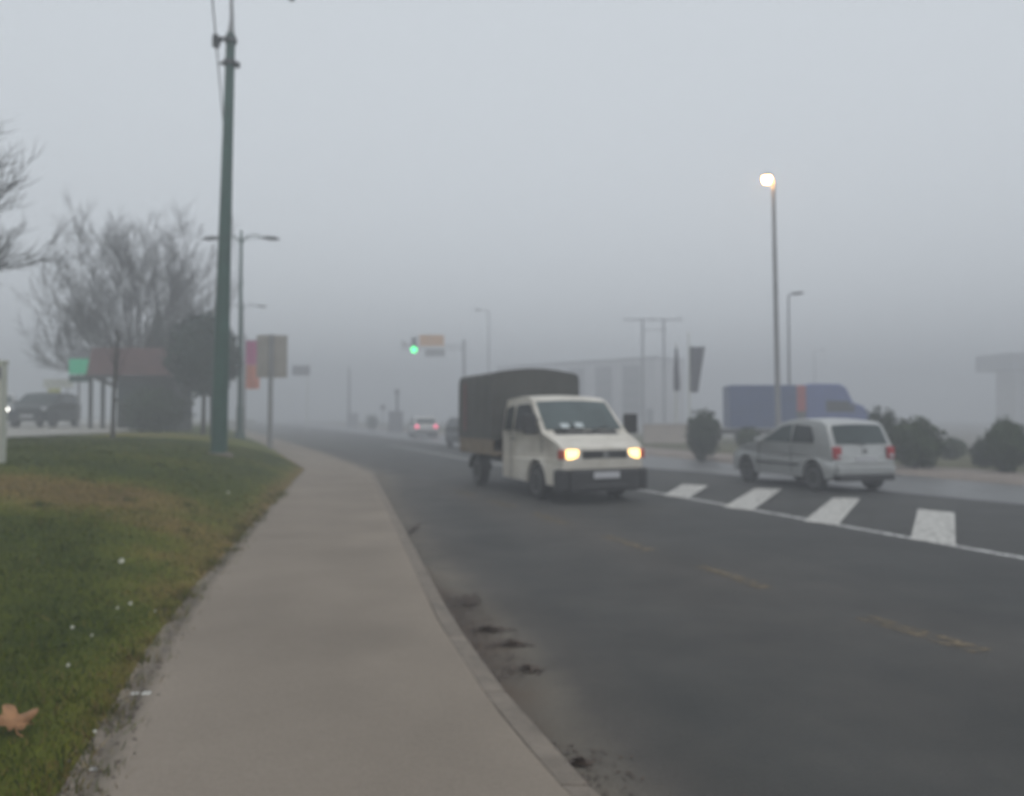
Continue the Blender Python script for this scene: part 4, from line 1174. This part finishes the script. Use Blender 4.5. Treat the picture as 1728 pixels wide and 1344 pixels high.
# clumps of wet leaves and dirt in the gutter
rnd = random.Random(4)
for i, (px, py, wx, wy, lab) in enumerate(((788, 1017, 46, 34, 'farthest of the dark clumps of wet leaves against the kerb'), (824, 1064, 54, 15, 'thin dark clump of wet leaves between two bigger ones by the kerb'),
                                          (862, 1088, 48, 18, 'dark clump of wet leaves lying farthest from the kerb'), (890, 1132, 50, 26, 'faint brown clump of wet leaves just below the dark ones'), (978, 1290, 26, 12, 'small dark leaf clump at the kerb near the bottom of the picture'), (697, 895, 10, 30, 'narrow line of wet leaves along the kerb near the bend'))):
    c = P(px, py, .0); kx = c.y / F
    rx, ry = wx * kx / 2 * 1.2, wy * kx / 2 * c.y / H * .55
    mb = MB()
    nl = int(160 + 1300 * rx * ry * 10)
    if i == 3: nl = 90
    for _ in range(nl):
        a = rnd.uniform(0, 6.283); r = min(1.1, abs(rnd.gauss(0, .5)))
        r *= 1 + .5 * noise.noise(Vector((math.cos(a) * 1.5, math.sin(a) * 1.5, i * 3.7)))
        hgt = max(0, 1 - r) * .03
        p0 = Vector((math.cos(a) * r * rx * 1.1, math.sin(a) * r * ry * 1.3, .008 + hgt * rnd.random()))
        s = rnd.uniform(.010, .026); an = rnd.uniform(0, 6.28)
        u = Vector((math.cos(an), math.sin(an), rnd.uniform(-.25, .25))) * s; v = Vector((-math.sin(an), math.cos(an), rnd.uniform(-.25, .25))) * s * .6
        mb.add([p0 - u, p0 - u * .2 + v, p0 + u, p0 - u * .2 - v], [(0, 1, 2, 3)])
    o = mb.build('leaf_clump', M['wet_leaf'], None, fix=False); o.location = (c.x, c.y, 0)
    tag(o, lab, 'leaves', 'wet leaf clumps in the gutter')

lt = MB()
for _ in range(3200):
    if rnd.random() < .75:
        yy = rnd.gauss(5.6, 1.1) if rnd.random() < .5 else 2.6 + 12 * rnd.random() ** 1.5; xx = x_ko(yy) + abs(rnd.gauss(0, .20)) + .02; zz_ = .009
        if noise.noise(Vector((xx, yy * 1.3, 8))) < -.1: continue
    else:
        yy = 2.4 + 9 * rnd.random() ** 1.4; xx = x_sl(yy) + rnd.gauss(-.03, .05); zz_ = (ZS if xx > x_sl(yy) else lawn_z(xx, yy) + .03) + .006
    s_ = rnd.uniform(.005, .016); an = rnd.uniform(0, 6.28)
    u = Vector((math.cos(an), math.sin(an), rnd.uniform(-.25, .25))) * s_; v = Vector((-math.sin(an), math.cos(an), rnd.uniform(-.25, .25))) * s_ * .6
    p0 = Vector((xx, yy, zz_)); lt.add([p0 - u, p0 - u * .2 + v, p0 + u, p0 - u * .2 - v], [(0, 1, 2, 3)])
tag(lt.build('leaf_litter', M['wet_leaf'], None, fix=False), 'scattered crumbs of brown leaf litter along the gutter and the grass edge', 'leaf litter', kind='stuff')

def daisy(pos, size, label, first=[None]):
    if first[0]:
        o = copy_tree(first[0])
    else:
        o = thing('daisy', (0, 0, 0), 0, label, 'flower', 'white daisies in the lawn')
        mb = MB()
        for k in range(11):
            a = 2 * math.pi * k / 11
            d, e = Vector((math.cos(a), math.sin(a), .12)), Vector((-math.sin(a), math.cos(a), 0))
            mb.add([d * .25, d * .7 + e * .2, d * 1.0, d * .7 - e * .2], [(0, 1, 2, 3)])
        mb.build('petals', M['petal'], o, fix=False)
        MB().lathe([(.30, 0), (.26, .09), (.08, .14)], 10).build('disc', M['yellow'], o)
        MB().tube([(0, 0, -2.2), (.1, 0, 0)], .08, 5).build('stem', M['leaf_mid'], o)
        first[0] = o
    o.location = pos + Vector((0, 0, .075)); o.scale = (size * .62,) * 3; o.rotation_euler = (.9, rnd.uniform(-.3, .3), rnd.uniform(-.5, .5)); o['label'] = label
    return o
for px, py, s, lab in ((205, 962, .038, 'largest white daisy head in the lawn, above the others'), (220, 1037, .020, None), (198, 1045, .014, None), (122, 1080, .018, None), (155, 1094, .014, None), (115, 1147, .016, None), (262, 1050, .013, None), (385, 840, .035, 'lone pale daisy near the foot of the green pole'), (160, 1264, .012, None)):
    daisy(on_lawn(px, py), s, lab or 'tiny white daisy head low in the dark grass')
for px, py, s, lab in ((228, 1181, .014, 'left and smaller of two white scraps at the grass edge of the sidewalk'), (247, 1181, .017, 'right and larger of two white scraps at the grass edge of the sidewalk'), (160, 1310, .014, 'pale scrap at the bottom of the lawn by the sidewalk')):
    c = on_lawn(px, py); mb = MB(); vs, fs = [], []
    for i in range(5):
        for j in range(5):
            vs.append(((i - 2) * s * .6 + rnd.gauss(0, s * .12), (j - 2) * s * .5 + rnd.gauss(0, s * .12), rnd.uniform(.01, s * 1.1)))
    for i in range(4):
        for j in range(4): a_ = i * 5 + j; fs.append((a_, a_ + 1, a_ + 6, a_ + 5))
    mb.add(vs, fs); o = mb.build('paper_scrap', M['petal'], None); o.location = c + Vector((0, 0, .02))
    sd = o.modifiers.new('solid', 'SOLIDIFY'); sd.thickness = .002
    tag(o, lab, 'paper scrap', 'white scraps at the lawn edge')

# ------------------------------------------------------------------ fog, light, camera
DENS = 0.0142
hz = MB(); hz.box((0, 110, 7.4), (510, 290, 17.2))
haze = hz.build('haze', M['wire'])
m = bpy.data.materials.new('fog'); m.use_nodes = True; nt = m.node_tree
nt.nodes.clear(); out = nt.nodes.new('ShaderNodeOutputMaterial'); pv = nt.nodes.new('ShaderNodeVolumePrincipled')
pv.inputs['Color'].default_value = (0.70, 0.72, 0.755, 1); pv.inputs['Density'].default_value = DENS; pv.inputs['Anisotropy'].default_value = 0.0
nt.links.new(pv.outputs[0], out.inputs['Volume'])
haze.data.materials.clear(); haze.data.materials.append(m)
tag(haze, 'thick pale grey morning fog over the whole street', 'fog', kind='stuff')

SUN_EL, SUN_AZ = R(62), R(165)
W = bpy.data.worlds.new('World'); S.world = W; W.use_nodes = True
nt = W.node_tree; bg = nt.nodes['Background']
sk = nt.nodes.new('ShaderNodeTexSky'); sk.sky_type = 'NISHITA'; sk.sun_disc = False
sk.sun_elevation = SUN_EL; sk.sun_rotation = SUN_AZ; sk.air_density = 1.0; sk.dust_density = 3.0; sk.ozone_density = 1.0
hs = nt.nodes.new('ShaderNodeHueSaturation'); hs.inputs['Saturation'].default_value = 0.18
nt.links.new(sk.outputs[0], hs.inputs['Color']); nt.links.new(hs.outputs[0], bg.inputs['Color'])
bg.inputs['Strength'].default_value = 0.05
# the even cloud deck above the fog
bg2 = nt.nodes.new('ShaderNodeBackground'); bg2.inputs['Color'].default_value = (0.87, 0.938, 1.0, 1); bg2.inputs['Strength'].default_value = 0.685
ad = nt.nodes.new('ShaderNodeAddShader'); nt.links.new(bg.outputs[0], ad.inputs[0]); nt.links.new(bg2.outputs[0], ad.inputs[1])
nt.links.new(ad.outputs[0], nt.nodes['World Output'].inputs['Surface'])
sun = bpy.data.lights.new('sun', 'SUN'); sun.energy = 0.5; sun.angle = R(40); sun.color = (1, .96, .9)
so = bpy.data.objects.new('sun', sun); COL.objects.link(so)
so.rotation_euler = (R(90) - SUN_EL, 0, R(180) - SUN_AZ)

cam = bpy.data.cameras.new('camera'); co = bpy.data.objects.new('camera', cam); COL.objects.link(co)
co.location = CAM; co.rotation_euler = (R(90) + AL, 0, 0)
cam.lens = 36.0 * F / 1728.0; cam.sensor_width = 36; cam.clip_end = 1000; cam.clip_start = .05
cam.dof.use_dof = True; cam.dof.focus_distance = 1.0; cam.dof.aperture_fstop = 3.7
S.camera = co
S.view_settings.view_transform = 'Standard'; S.view_settings.look = 'None'
S.view_settings.exposure = 0.0; S.view_settings.gamma = 1
C = S.cycles
C.use_denoising = True; C.volume_bounces = 4; C.max_bounces = 10; C.diffuse_bounces = 3; C.glossy_bounces = 3
C.transparent_max_bounces = 8; C.sample_clamp_indirect = 4.0; C.caustics_reflective = False; C.caustics_refractive = False
